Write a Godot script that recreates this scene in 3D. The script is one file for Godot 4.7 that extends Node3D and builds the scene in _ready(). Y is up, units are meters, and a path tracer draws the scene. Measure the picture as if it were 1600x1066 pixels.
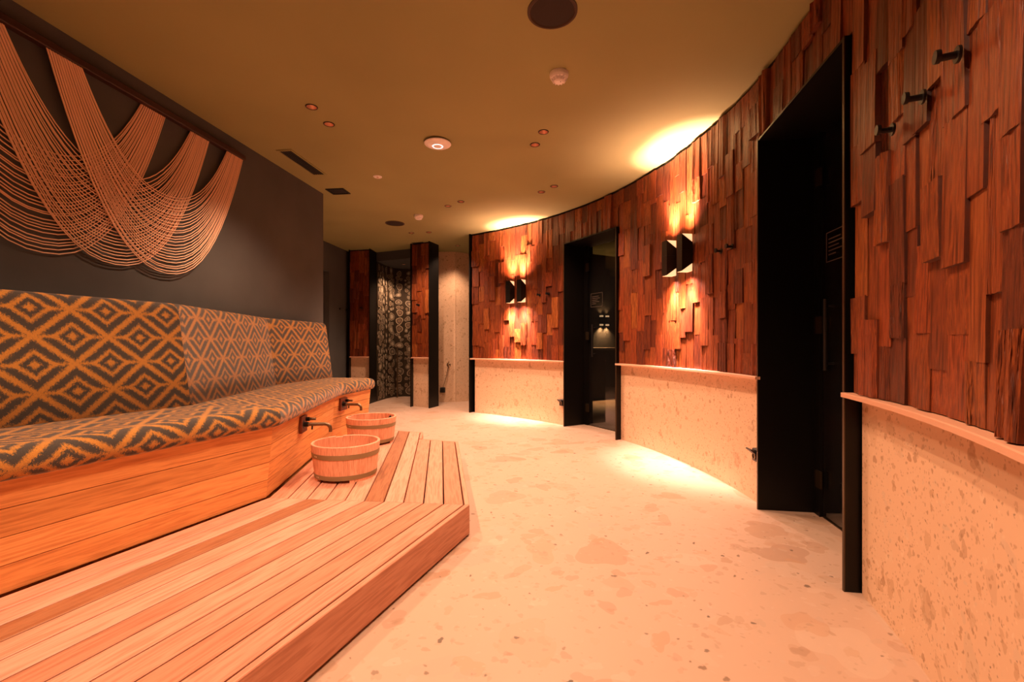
extends Node3D
# Plan coordinates: x to the right, y up, z ahead of the camera; flip() turns them into Godot's axes.

const C := Vector2(-2.95, 3.01)      # centre of the round room in plan
const R_STONE := 4.51                # face of the stone wainscot
const R_BACK := 4.487                # board behind the shingles
const R_JAMB := 4.45
const CEIL := 2.66
const LEDGE := 0.81

var rng := RandomNumberGenerator.new()
var names := {}
var M := {}
var shingles := []                   # shared shingle meshes
var wood_tones := []

# ------------------------------------------------------------------ helpers
func flip(v: Vector3) -> Vector3:
	return Vector3(v.x, v.y, -v.z)

func p3(v: Vector2, y: float) -> Vector3:
	return Vector3(v.x, y, v.y)

func polar(deg: float, r: float) -> Vector2:
	return C + Vector2(sin(deg_to_rad(deg)), cos(deg_to_rad(deg))) * r

class MB:
	var v := PackedVector3Array()
	var n := PackedVector3Array()
	var u := PackedVector2Array()
	var c := PackedColorArray()
	var ink := Color(1, 1, 1)
	var off := Vector2.ZERO
	var inked := false

	func tri(a: Vector3, b: Vector3, d: Vector3, na: Vector3, nb: Vector3, nd: Vector3, ua := Vector2.ZERO, ub := Vector2.ZERO, ud := Vector2.ZERO) -> void:
		var A := Vector3(a.x, a.y, -a.z)
		var B := Vector3(b.x, b.y, -b.z)
		var D := Vector3(d.x, d.y, -d.z)
		var NA := Vector3(na.x, na.y, -na.z)
		var NB := Vector3(nb.x, nb.y, -nb.z)
		var ND := Vector3(nd.x, nd.y, -nd.z)
		if (B - A).cross(D - A).dot(NA + NB + ND) > 0.0:
			v.append_array([A, D, B]); n.append_array([NA, ND, NB]); u.append_array([ua, ud, ub])
		else:
			v.append_array([A, B, D]); n.append_array([NA, NB, ND]); u.append_array([ua, ub, ud])
		if inked:
			c.append_array([ink, ink, ink])

	func uv_of(p: Vector3, nn: Vector3, L: Vector3) -> Vector2:
		var a := L
		if absf(nn.dot(L)) > 0.85:
			a = Vector3(0.3, 0.9, 0.3) if absf(nn.y) < 0.7 else Vector3(1, 0, 0.2)
		a = (a - nn * a.dot(nn)).normalized()
		return Vector2(p.dot(a), p.dot(nn.cross(a))) + off

	func face(pts: Array, nn: Vector3, L := Vector3(1, 0, 0)) -> void:
		for i in range(1, pts.size() - 1):
			tri(pts[0], pts[i], pts[i + 1], nn, nn, nn, uv_of(pts[0], nn, L), uv_of(pts[i], nn, L), uv_of(pts[i + 1], nn, L))

	func face_out(pts: Array, mid: Vector3, L := Vector3(1, 0, 0)) -> void:
		var nn: Vector3 = (pts[1] - pts[0]).cross(pts[2] - pts[0])
		if nn.length() < 1e-9:
			nn = (pts[2] - pts[0]).cross(pts[3] - pts[0]) if pts.size() > 3 else Vector3.UP
		nn = nn.normalized()
		if nn.dot(pts[0] - mid) < 0.0:
			nn = -nn
		face(pts, nn, L)

	# a quad with its own normals and texture coordinates
	func quad(p: Array, nn: Array, uvs: Array) -> void:
		tri(p[0], p[1], p[2], nn[0], nn[1], nn[2], uvs[0] + off, uvs[1] + off, uvs[2] + off)
		tri(p[0], p[2], p[3], nn[0], nn[2], nn[3], uvs[0] + off, uvs[2] + off, uvs[3] + off)

	# eight corners: four below, four above in the same order
	func hexa(lo: Array, hi: Array, L := Vector3(1, 0, 0)) -> void:
		var mid := Vector3.ZERO
		for k in lo.size():
			mid += lo[k] + hi[k]
		mid /= lo.size() * 2.0
		face_out(lo, mid, L)
		face_out(hi, mid, L)
		for k in lo.size():
			var j := (k + 1) % lo.size()
			face_out([lo[k], lo[j], hi[j], hi[k]], mid, L)

	static func inset(poly: Array, d: float) -> Array:
		var area := 0.0
		for k in poly.size():
			area += poly[k].cross(poly[(k + 1) % poly.size()])
		var s := 1.0 if area > 0 else -1.0
		var out := []
		for k in poly.size():
			var a: Vector2 = poly[(k + poly.size() - 1) % poly.size()]
			var b: Vector2 = poly[k]
			var e: Vector2 = poly[(k + 1) % poly.size()]
			var d1 := (b - a).normalized()
			var d2 := (e - b).normalized()
			var n1 := Vector2(-d1.y, d1.x) * s
			var n2 := Vector2(-d2.y, d2.x) * s
			var m := (n1 + n2).normalized()
			out.append(b + m * d / maxf(0.3, m.dot(n1)))
		return out

	# upright prism over a convex plan outline, with chamfered upper edge
	func prism(poly: Array, y0: float, y1: float, ch := 0.0, L := Vector3(1, 0, 0)) -> void:
		var lo := []
		var hi := []
		var top := []
		for q in poly:
			lo.append(Vector3(q.x, y0, q.y)); hi.append(Vector3(q.x, y1 - ch, q.y))
		if ch > 0.0:
			for q in inset(poly, ch):
				top.append(Vector3(q.x, y1, q.y))
		else:
			top = hi
		var mid := Vector3.ZERO
		for k in lo.size():
			mid += (lo[k] + hi[k]) / (2.0 * lo.size())
		face(lo, Vector3.DOWN, L); face(top, Vector3.UP, L)
		for k in lo.size():
			var j := (k + 1) % lo.size()
			face_out([lo[k], lo[j], hi[j], hi[k]], mid, L)
			if ch > 0.0:
				face_out([hi[k], hi[j], top[j], top[k]], mid, L)

	# box with axes ex, ey, ez (unit), half sizes h and chamfered edges
	func cbox(at: Vector3, ex: Vector3, ey: Vector3, ez: Vector3, h: Vector3, ch := 0.0, L := Vector3(1, 0, 0)) -> void:
		var ax := [ex, ey, ez]
		if ch <= 0.0:
			var lo := []
			var hi := []
			for s in [[-1, -1], [1, -1], [1, 1], [-1, 1]]:
				lo.append(at + ex * h.x * s[0] + ez * h.z * s[1] - ey * h.y)
				hi.append(at + ex * h.x * s[0] + ez * h.z * s[1] + ey * h.y)
			hexa(lo, hi, L)
			return
		for k in 3:
			var i := (k + 1) % 3
			var j := (k + 2) % 3
			for s in [-1.0, 1.0]:
				var f := []
				for q in [[-1, -1], [1, -1], [1, 1], [-1, 1]]:
					f.append(at + ax[k] * h[k] * s + ax[i] * (h[i] - ch) * q[0] + ax[j] * (h[j] - ch) * q[1])
				face(f, ax[k] * s, L)
		for k in 3:
			var i := (k + 1) % 3
			var j := (k + 2) % 3
			for s in [-1.0, 1.0]:
				for t in [-1.0, 1.0]:
					var e := []
					for w in [-1.0, 1.0]:
						e.append(at + ax[k] * (h[k] - ch) * w + ax[i] * h[i] * s + ax[j] * (h[j] - ch) * t)
					for w in [1.0, -1.0]:
						e.append(at + ax[k] * (h[k] - ch) * w + ax[i] * (h[i] - ch) * s + ax[j] * h[j] * t)
					face(e, (ax[i] * s + ax[j] * t).normalized(), L)
		for a in [-1.0, 1.0]:
			for b in [-1.0, 1.0]:
				for d in [-1.0, 1.0]:
					face([at + ex * h.x * a + ey * (h.y - ch) * b + ez * (h.z - ch) * d, at + ex * (h.x - ch) * a + ey * h.y * b + ez * (h.z - ch) * d, at + ex * (h.x - ch) * a + ey * (h.y - ch) * b + ez * h.z * d], (ex * a + ey * b + ez * d).normalized(), L)

	func tube(pts: Array, r: float, sides := 8, caps := true, r_end := -1.0) -> void:
		var rings := []
		var up := Vector3(0.13, 0.2, 1.0).normalized()
		var run := 0.0
		for k in pts.size():
			var t: Vector3 = ((pts[min(k + 1, pts.size() - 1)] - pts[max(k - 1, 0)]) as Vector3).normalized()
			if absf(t.dot(up)) > 0.97:
				up = Vector3(1, 0.1, 0)
			var a := (up - t * up.dot(t)).normalized()
			var b := t.cross(a)
			up = a
			var rr := r if r_end < 0.0 else lerpf(r, r_end, float(k) / (pts.size() - 1))
			if k > 0:
				run += (pts[k] as Vector3).distance_to(pts[k - 1])
			var ring := []
			for s in sides + 1:
				var w := TAU * s / sides
				var d := a * cos(w) + b * sin(w)
				ring.append([pts[k] + d * rr, d, Vector2(run, w * r)])
			rings.append(ring)
			if caps and (k == 0 or k == pts.size() - 1):
				var f := []
				for s in sides:
					f.append(ring[s][0])
				face(f, -t if k == 0 else t)
		for k in rings.size() - 1:
			for s in sides:
				var q := [rings[k][s], rings[k][s + 1], rings[k + 1][s + 1], rings[k + 1][s]]
				quad(q.map(func(x): return x[0]), q.map(func(x): return x[1]), q.map(func(x): return x[2]))

	# profile of (radius, height along axis) turned about an axis; flat keeps each band faceted
	func lathe(prof: Array, at: Vector3, sides := 24, ay := Vector3.UP, from := 0.0, to := TAU) -> void:
		var ex := ay.cross(Vector3(0.1, 0.05, 1.0)).normalized()
		if absf(ay.y) > 0.9:
			ex = Vector3.RIGHT
		var ez := ex.cross(ay)
		for k in prof.size() - 1:
			var a: Vector2 = prof[k]
			var b: Vector2 = prof[k + 1]
			var d := (b - a).normalized()
			var nr := Vector2(d.y, -d.x)
			for s in sides:
				var w0 := from + (to - from) * s / sides
				var w1 := from + (to - from) * (s + 1) / sides
				var o0 := ex * cos(w0) + ez * sin(w0)
				var o1 := ex * cos(w1) + ez * sin(w1)
				var n0 := o0 * nr.x + ay * nr.y
				var n1 := o1 * nr.x + ay * nr.y
				var pa := at + o0 * a.x + ay * a.y
				var pb := at + o1 * a.x + ay * a.y
				var pc := at + o1 * b.x + ay * b.y
				var pd := at + o0 * b.x + ay * b.y
				if a.x > 1e-5:
					tri(pa, pb, pc, n0, n1, n1, Vector2(w0 * a.x, a.y), Vector2(w1 * a.x, a.y), Vector2(w1 * a.x, b.y))
				if b.x > 1e-5:
					tri(pa, pc, pd, n0, n1, n0, Vector2(w0 * a.x, a.y), Vector2(w1 * a.x, b.y), Vector2(w0 * a.x, b.y))

	# curved block of wall between two angles (degrees) about a plan centre
	func arc(cc: Vector2, a0: float, a1: float, r0: float, r1: float, y0: float, y1: float, step := 1.5, ch := 0.0) -> void:
		var k := int(ceil((a1 - a0) / step))
		var at := func(a: float, r: float, y: float) -> Vector3: return Vector3(cc.x + sin(a) * r, y, cc.y + cos(a) * r)
		for i in k:
			var a := deg_to_rad(lerpf(a0, a1, float(i) / k))
			var b := deg_to_rad(lerpf(a0, a1, float(i + 1) / k))
			var na := -Vector3(sin(a), 0, cos(a))
			var nb := -Vector3(sin(b), 0, cos(b))
			var ua := a * r0
			var ub := b * r0
			quad([at.call(a, r0, y0), at.call(b, r0, y0), at.call(b, r0, y1 - ch), at.call(a, r0, y1 - ch)], [na, nb, nb, na], [Vector2(ua, y0), Vector2(ub, y0), Vector2(ub, y1), Vector2(ua, y1)])
			quad([at.call(a, r1, y0), at.call(b, r1, y0), at.call(b, r1, y1), at.call(a, r1, y1)], [-na, -nb, -nb, -na], [Vector2(ua, y0), Vector2(ub, y0), Vector2(ub, y1), Vector2(ua, y1)])
			if ch > 0.0:
				var ca := (na + Vector3.UP).normalized()
				var cb := (nb + Vector3.UP).normalized()
				quad([at.call(a, r0, y1 - ch), at.call(b, r0, y1 - ch), at.call(b, r0 + ch, y1), at.call(a, r0 + ch, y1)], [ca, cb, cb, ca], [Vector2(ua, 0), Vector2(ub, 0), Vector2(ub, ch), Vector2(ua, ch)])
			for s in [[y0, Vector3.DOWN, r0], [y1, Vector3.UP, r0 + ch]]:
				quad([at.call(a, s[2], s[0]), at.call(b, s[2], s[0]), at.call(b, r1, s[0]), at.call(a, r1, s[0])], [s[1], s[1], s[1], s[1]], [Vector2(ua, s[2]), Vector2(ub, s[2]), Vector2(ub, r1), Vector2(ua, r1)])
		for e in [[deg_to_rad(a0), -1.0], [deg_to_rad(a1), 1.0]]:
			var nn: Vector3 = Vector3(cos(e[0]), 0, -sin(e[0])) * e[1]
			face([at.call(e[0], r0, y0), at.call(e[0], r1, y0), at.call(e[0], r1, y1), at.call(e[0], r0, y1)], nn, Vector3.UP)

	func mesh() -> ArrayMesh:
		var arr := []
		arr.resize(Mesh.ARRAY_MAX)
		arr[Mesh.ARRAY_VERTEX] = v
		arr[Mesh.ARRAY_NORMAL] = n
		arr[Mesh.ARRAY_TEX_UV] = u
		if inked:
			arr[Mesh.ARRAY_COLOR] = c
		var m := ArrayMesh.new()
		m.add_surface_from_arrays(Mesh.PRIMITIVE_TRIANGLES, arr)
		return m

func mb() -> MB:
	var m := MB.new()
	m.off = Vector2(rng.randf() * 9.0, rng.randf() * 9.0)
	return m

func numbered(called: String) -> String:
	if not names.has(called):
		names[called] = 0
		return called
	names[called] += 1
	return "%s_%03d" % [called, names[called]]

func origin_of(o: Node) -> Vector3:
	var at := Vector3.ZERO
	while o is Node3D and o != self:
		at += o.position
		o = o.get_parent()
	return at

func thing(called: String, label: String, category: String, at := Vector3.ZERO, group := "", kind := "") -> Node3D:
	var o := Node3D.new()
	o.name = numbered(called)
	o.position = flip(at)
	add_child(o)
	return tag(o, label, category, group, kind)

func tag(o: Node3D, label: String, category: String, group := "", kind := "") -> Node3D:
	o.set_meta("label", label)
	o.set_meta("category", category)
	if group:
		o.set_meta("group", group)
	if kind:
		o.set_meta("kind", kind)
	return o

# one named mesh; the builder's points are in the room's coordinates unless local
func part(m: MB, called: String, mat: Material, parent: Node3D = null, local := false) -> MeshInstance3D:
	var o := MeshInstance3D.new()
	if parent and not local:
		var at := origin_of(parent)
		if at != Vector3.ZERO:
			for k in m.v.size():
				m.v[k] -= at
	o.mesh = m.mesh()
	o.material_override = mat
	o.name = called if parent else numbered(called)
	(parent if parent else self).add_child(o, true)
	return o

func structure(m: MB, called: String, mat: Material, label: String, category := "wall") -> MeshInstance3D:
	var o := part(m, called, mat)
	tag(o, label, category, "", "structure")
	return o

func dup(src: Node3D, at: Vector3, label: String) -> Node3D:
	var o: Node3D = src.duplicate()
	o.name = numbered(String(src.name).rstrip("0123456789_"))
	o.position = flip(at)
	o.set_meta("label", label)
	add_child(o)
	return o

# offset of an open plan polyline towards the room, mitred
func offset_line(pts: Array, d: float) -> Array:
	var out := []
	for k in pts.size():
		var n1 := Vector2.ZERO
		var n2 := Vector2.ZERO
		if k > 0:
			var t: Vector2 = (pts[k] - pts[k - 1]).normalized()
			n1 = Vector2(t.y, -t.x)
		if k < pts.size() - 1:
			var t2: Vector2 = (pts[k + 1] - pts[k]).normalized()
			n2 = Vector2(t2.y, -t2.x)
		if k == 0: n1 = n2
		if k == pts.size() - 1: n2 = n1
		var m := (n1 + n2).normalized()
		out.append(pts[k] + m * d / m.dot(n1))
	return out

# ------------------------------------------------------------------ materials
func noise(freq: float, octaves := 4, kind := FastNoiseLite.TYPE_SIMPLEX_SMOOTH, sd := 1) -> FastNoiseLite:
	var f := FastNoiseLite.new()
	f.noise_type = kind
	f.frequency = freq
	f.fractal_octaves = octaves
	f.seed = sd
	return f

func noise_tex(freq: float, stops: Array, size := 512, octaves := 4, sd := 1, normal := false, bump := 4.0) -> NoiseTexture2D:
	var t := NoiseTexture2D.new()
	t.width = size
	t.height = size
	t.seamless = true
	t.noise = noise(freq, octaves, FastNoiseLite.TYPE_SIMPLEX_SMOOTH, sd)
	if normal:
		t.as_normal_map = true
		t.bump_strength = bump
	else:
		var g := Gradient.new()
		g.offsets = PackedFloat32Array(stops.map(func(s): return s[0]))
		g.colors = PackedColorArray(stops.map(func(s): return s[1]))
		t.color_ramp = g
	return t

func plain(col: Color, rough := 0.6, metal := 0.0) -> StandardMaterial3D:
	var m := StandardMaterial3D.new()
	m.albedo_color = col
	m.roughness = rough
	m.metallic = metal
	return m

func wood(tint: Color, albedo: Texture2D, bump: Texture2D, scale: Vector2, rough: float, depth := 0.6) -> StandardMaterial3D:
	var m := plain(tint, rough)
	m.albedo_texture = albedo
	m.normal_enabled = true
	m.normal_texture = bump
	m.normal_scale = depth
	m.uv1_scale = Vector3(scale.x, scale.y, 1)
	return m

func glow(col: Color, energy: float) -> StandardMaterial3D:
	var m := plain(col, 0.4)
	m.emission_enabled = true
	m.emission = col
	m.emission_energy_multiplier = energy
	return m

# speckled stone: irregular chips set flush in a ground colour
func chip_image(size: int, ground: Color, kinds: Array, sd: int) -> ImageTexture:
	var im := Image.create(size, size, false, Image.FORMAT_RGB8)
	im.fill(ground)
	var r := RandomNumberGenerator.new()
	r.seed = sd
	for k in kinds:                       # [count, radius from, radius to, colours, strength]
		for i in int(k[0]):
			var cx := r.randf() * size
			var cy := r.randf() * size
			var rad: float = k[1] * pow(k[2] / k[1], pow(r.randf(), 1.8))
			var col: Color = k[3][r.randi() % k[3].size()]
			col = col.lightened(r.randf() * 0.12).darkened(r.randf() * 0.12)
			var turn := r.randf() * TAU
			var flat := r.randf_range(0.45, 0.95)
			var a := [r.randf() * TAU, r.randf() * TAU, r.randf() * TAU]
			var amount: float = k[4] * r.randf_range(0.6, 1.0)
			var reach := int(ceil(rad * 1.4))
			var ct := cos(turn)
			var sn := sin(turn)
			for dy in range(-reach, reach + 1):
				for dx in range(-reach, reach + 1):
					var x := (dx * ct + dy * sn)
					var y := (-dx * sn + dy * ct) / flat
					var d := sqrt(x * x + y * y)
					if d > rad * 1.4:
						continue
					var w := atan2(y, x)
					var lim := rad * (1.0 + 0.18 * sin(2 * w + a[0]) + 0.13 * sin(3 * w + a[1]) + 0.09 * sin(5 * w + a[2]))
					var cover := clampf(lim - d + 0.5, 0.0, 1.0) * amount
					if cover > 0.0:
						var px := posmod(int(cx) + dx, size)
						var py := posmod(int(cy) + dy, size)
						im.set_pixel(px, py, im.get_pixel(px, py).lerp(col, cover))
	return ImageTexture.create_from_image(im)

# woven nested diamonds, two by two repeats
func diamond_image() -> Image:
	var size := 512
	var im := Image.create(size, size, false, Image.FORMAT_RGB8)
	var fray := noise(0.09, 2, FastNoiseLite.TYPE_SIMPLEX, 5)
	var fine := noise(0.5, 2, FastNoiseLite.TYPE_SIMPLEX, 8)
	var ochre := Color(0.76, 0.52, 0.19)
	var slate := Color(0.245, 0.225, 0.20)
	for y in size:
		for x in size:
			var fx := x * 2.0 / size
			var fy := y * 2.0 / size
			var jit := fray.get_noise_2d(x, y * 0.5) * 0.05 + fine.get_noise_2d(x * 1.0, y * 0.45) * 0.09
			var ax := absf(fposmod(fx, 1.0) - 0.5) * 2.0
			var ay := absf(fposmod(fy, 1.0) - 0.5) * 2.0
			var d := ax + ay
			if d > 1.0:
				d = 2.0 - d
			# bars of the outer ring stop short of the side corners
			var e := d + jit
			var ly := ay if ax + ay <= 1.0 else 1.0 - ay
			var dark := (e > 0.16 and e < 0.37) or (e > 0.55 and e < 0.87 and ly > 0.06 + jit)
			var col := slate if dark else ochre
			col = col.darkened(clampf(fine.get_noise_2d(x * 1.3 + 50.0, y * 0.8) * 0.35 + 0.1, 0.0, 0.35))
			im.set_pixel(x, y, col)
	return im

func make_materials() -> void:
	var grain := noise_tex(0.012, [[0.0, Color(0.82, 0.74, 0.68)], [0.38, Color(0.96, 0.93, 0.90)], [0.55, Color(1, 0.99, 0.97)], [0.72, Color(0.90, 0.84, 0.79)], [1.0, Color(0.99, 0.97, 0.95)]], 512, 5, 3)
	var grain_n := noise_tex(0.03, [], 512, 5, 4, true, 3.0)
	var riven := noise_tex(0.014, [[0.0, Color(0.42, 0.33, 0.27)], [0.36, Color(0.76, 0.67, 0.60)], [0.5, Color(1, 0.96, 0.92)], [0.62, Color(0.72, 0.62, 0.54)], [0.78, Color(1, 0.98, 0.95)], [1.0, Color(0.50, 0.40, 0.33)]], 512, 5, 7)
	var riven_n := noise_tex(0.022, [], 512, 4, 9, true, 10.0)
	M.deck = []
	for t in [Color(0.83, 0.595, 0.49), Color(0.87, 0.635, 0.535), Color(0.79, 0.555, 0.44), Color(0.89, 0.665, 0.575), Color(0.66, 0.45, 0.31)]:
		M.deck.append(wood(t, grain, grain_n, Vector2(0.3, 4.5), 0.55, 0.35))
	M.bench = []
	for t in [Color(0.92, 0.66, 0.40), Color(0.88, 0.63, 0.375), Color(0.95, 0.69, 0.43)]:
		M.bench.append(wood(t, grain, grain_n, Vector2(0.3, 5.0), 0.6, 0.35))
	M.stave = []
	for t in [Color(0.93, 0.70, 0.58), Color(0.90, 0.67, 0.55), Color(0.95, 0.73, 0.61)]:
		M.stave.append(wood(t, grain, grain_n, Vector2(0.8, 9.0), 0.6, 0.3))
	M.shingle = []
	for t in [Color(0.557, 0.291, 0.130), Color(0.496, 0.248, 0.116), Color(0.609, 0.342, 0.159), Color(0.435, 0.210, 0.101), Color(0.539, 0.283, 0.123), Color(0.652, 0.384, 0.173), Color(0.41, 0.20, 0.10), Color(0.60, 0.30, 0.14), Color(0.57, 0.28, 0.13)]:
		M.shingle.append(wood(t, riven, riven_n, Vector2(0.5, 8.0), 0.45, 2.0))
	M.shadow_gap = plain(Color(0.05, 0.045, 0.04), 0.9)
	M.plaster = plain(Color(0.61, 0.60, 0.40), 0.95)
	M.plaster.albedo_texture = noise_tex(0.006, [[0.0, Color(0.93, 0.93, 0.93)], [1.0, Color(1, 1, 1)]], 256, 3, 12)
	M.plaster.uv1_triplanar = true
	M.plaster.uv1_world_triplanar = true
	M.plaster.uv1_scale = Vector3(0.4, 0.4, 0.4)
	M.grey_wall = plain(Color(0.325, 0.335, 0.335), 0.92)
	M.grey_wall.albedo_texture = noise_tex(0.01, [[0.0, Color(0.86, 0.86, 0.86)], [1.0, Color(1, 1, 1)]], 256, 5, 14)
	M.grey_wall.uv1_triplanar = true
	M.grey_wall.uv1_world_triplanar = true
	M.grey_wall.uv1_scale = Vector3(0.5, 0.5, 0.5)
	M.floor = plain(Color(1, 1, 1), 0.5)
	M.floor.albedo_texture = chip_image(1536, Color(0.765, 0.655, 0.575), [
		[330, 12.0, 60.0, [Color(0.74, 0.59, 0.48), Color(0.76, 0.61, 0.50), Color(0.79, 0.69, 0.61), Color(0.74, 0.58, 0.46)], 0.7],
		[1500, 5.0, 16.0, [Color(0.74, 0.60, 0.49), Color(0.80, 0.70, 0.62), Color(0.72, 0.58, 0.47)], 0.5],
		[5200, 1.8, 6.0, [Color(0.70, 0.57, 0.47), Color(0.82, 0.73, 0.65), Color(0.68, 0.56, 0.46)], 0.45],
		[480, 1.6, 6.0, [Color(0.36, 0.29, 0.23), Color(0.50, 0.40, 0.31)], 0.9]], 31)
	M.floor.uv1_scale = Vector3(0.28, 0.28, 1)
	M.stone = plain(Color(1, 1, 1), 0.7)
	M.stone.albedo_texture = chip_image(1024, Color(0.88, 0.75, 0.62), [
		[130, 8.0, 30.0, [Color(0.76, 0.60, 0.45), Color(0.80, 0.65, 0.50), Color(0.90, 0.79, 0.66)], 0.4],
		[1000, 3.0, 13.0, [Color(0.70, 0.53, 0.38), Color(0.92, 0.81, 0.69), Color(0.74, 0.57, 0.42)], 0.62],
		[9500, 1.2, 4.0, [Color(0.68, 0.52, 0.38), Color(0.93, 0.82, 0.70), Color(0.64, 0.48, 0.34)], 0.55],
		[500, 1.0, 2.4, [Color(0.36, 0.26, 0.18)], 0.75]], 47)
	M.stone.uv1_scale = Vector3(0.55, 0.55, 1)
	var weave := diamond_image()
	M.fabric = plain(Color(1, 1, 1), 0.95)
	M.fabric.albedo_texture = ImageTexture.create_from_image(weave)
	M.fabric.uv1_scale = Vector3(1.0 / 0.56, 1.0 / 0.50, 1)
	M.fabric.rim_enabled = true
	M.fabric.rim = 0.6
	M.steel = plain(Color(0.085, 0.075, 0.065), 0.42, 0.6)
	M.steel_edge = plain(Color(0.30, 0.25, 0.18), 0.4, 0.8)
	M.black = plain(Color(0.03, 0.028, 0.026), 0.45)
	M.bronze = plain(Color(0.50, 0.42, 0.33), 0.36, 0.85)
	M.hoop = plain(Color(0.60, 0.55, 0.42), 0.5, 0.55)
	M.rivet = plain(Color(0.85, 0.82, 0.75), 0.3, 0.9)
	M.cord = plain(Color(0.97, 0.82, 0.70), 0.9)
	M.rod = plain(Color(0.20, 0.10, 0.07), 0.6)
	M.white = plain(Color(0.97, 0.95, 0.95), 0.5)
	M.dark_grille = plain(Color(0.16, 0.11, 0.08), 0.8)
	M.grille_frame = plain(Color(0.26, 0.18, 0.12), 0.7)
	M.vent = plain(Color(0.05, 0.05, 0.05), 0.7)
	M.copper = plain(Color(0.96, 0.80, 0.70), 0.3, 0.95)
	M.trim_ring = plain(Color(0.16, 0.10, 0.08), 0.5, 0.3)
	M.lens = glow(Color(1.0, 0.80, 0.62), 3.0)
	M.led = glow(Color(1.0, 0.97, 0.98), 2.2)
	M.wedge = glow(Color(1.0, 0.80, 0.58), 2.2)
	M.glass = plain(Color(0.10, 0.10, 0.10, 0.35), 0.03)
	M.glass.transparency = BaseMaterial3D.TRANSPARENCY_ALPHA
	M.sauna = plain(Color(0.10, 0.075, 0.05), 0.8)
	M.print = plain(Color(0.34, 0.30, 0.26), 0.6)
	M.rubber = plain(Color(0.04, 0.035, 0.03), 0.8)
	M.agate = plain(Color(1, 1, 1), 0.35)
	M.agate.vertex_color_use_as_albedo = true
	M.agate_ground = plain(Color(0.22, 0.18, 0.13), 0.4)
	M.chrome = plain(Color(0.75, 0.68, 0.58), 0.25, 0.95)

# ------------------------------------------------------------------ lights
const LAMP_FAR := Color(1.0, 0.81, 0.69)
const LAMP := Color(1.0, 0.78, 0.63)

func spot(at: Vector3, towards: Vector3, energy: float, angle: float, size: float, col: Color, parent: Node3D, soft := 0.6) -> void:
	var l := SpotLight3D.new()
	l.name = "light"
	l.light_color = col
	l.light_energy = energy
	l.spot_angle = angle
	l.spot_angle_attenuation = soft
	l.spot_range = 14.0
	l.spot_attenuation = 2.0
	l.light_size = size
	l.shadow_enabled = true
	parent.add_child(l, true)
	l.position = flip(at)
	var d := flip(towards).normalized()
	l.basis = Basis.looking_at(d, Vector3.UP if absf(d.y) < 0.9 else Vector3.RIGHT)

# ------------------------------------------------------------------ the room
const DOOR_A := [Vector2(0.643, 5.64), Vector2(1.0965, 4.846)]
const DOOR_B := [Vector2(1.498, 2.786), Vector2(1.352, 1.868)]
const BAYS := [[31.6, 53.75], [65.6, 92.9], [105.1, 180.0]]

var SPOTS := [
	[-1.393, 3.182, "copper downlight over the bench, nearer of the pair before the yarn hanging"], [-1.372, 3.43, "copper downlight over the bench, farther of the pair before the yarn hanging"],
	[0.244, 3.554, "copper downlight nearest to the curved wall between its two doors"], [0.19, 3.78, "copper downlight just beyond the first one by the curved wall, toward the far door"],
	[0.44, 4.767, "copper downlight right in front of the far glass door, close to the wall"], [0.318, 4.945, "copper downlight of the far door pair, set a little farther out from the wall"],
	[-0.59, 5.275, "small copper downlight in mid ceiling, nearer the curved wall of its pair"], [-0.761, 5.444, "small copper downlight in mid ceiling between round sensor and white smoke detector"],
	[-1.219, 6.706, "bright small downlight beyond the far smoke detector, on the side of curved wall"], [-1.481, 6.744, "bright small downlight between round ceiling speaker and the square vent"],
	[-2.0, 8.45, "downlight in the lowered soffit of the agate shower"],
	[-0.904, 7.608, "tiny downlight in front of the stone shower slabs"],
	[0.05, 1.25, "downlight over the walkway near the close end of the curved wall"], [-0.1, 1.5, "downlight over the walkway beside the big round speaker"],
	[-1.05, 1.05, "downlight over the wide near part of the deck"], [-1.05, 1.35, "downlight over the deck in front of the first back cushion"], [-0.75, -0.6, "downlight above the near end of the wooden deck"]]

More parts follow.
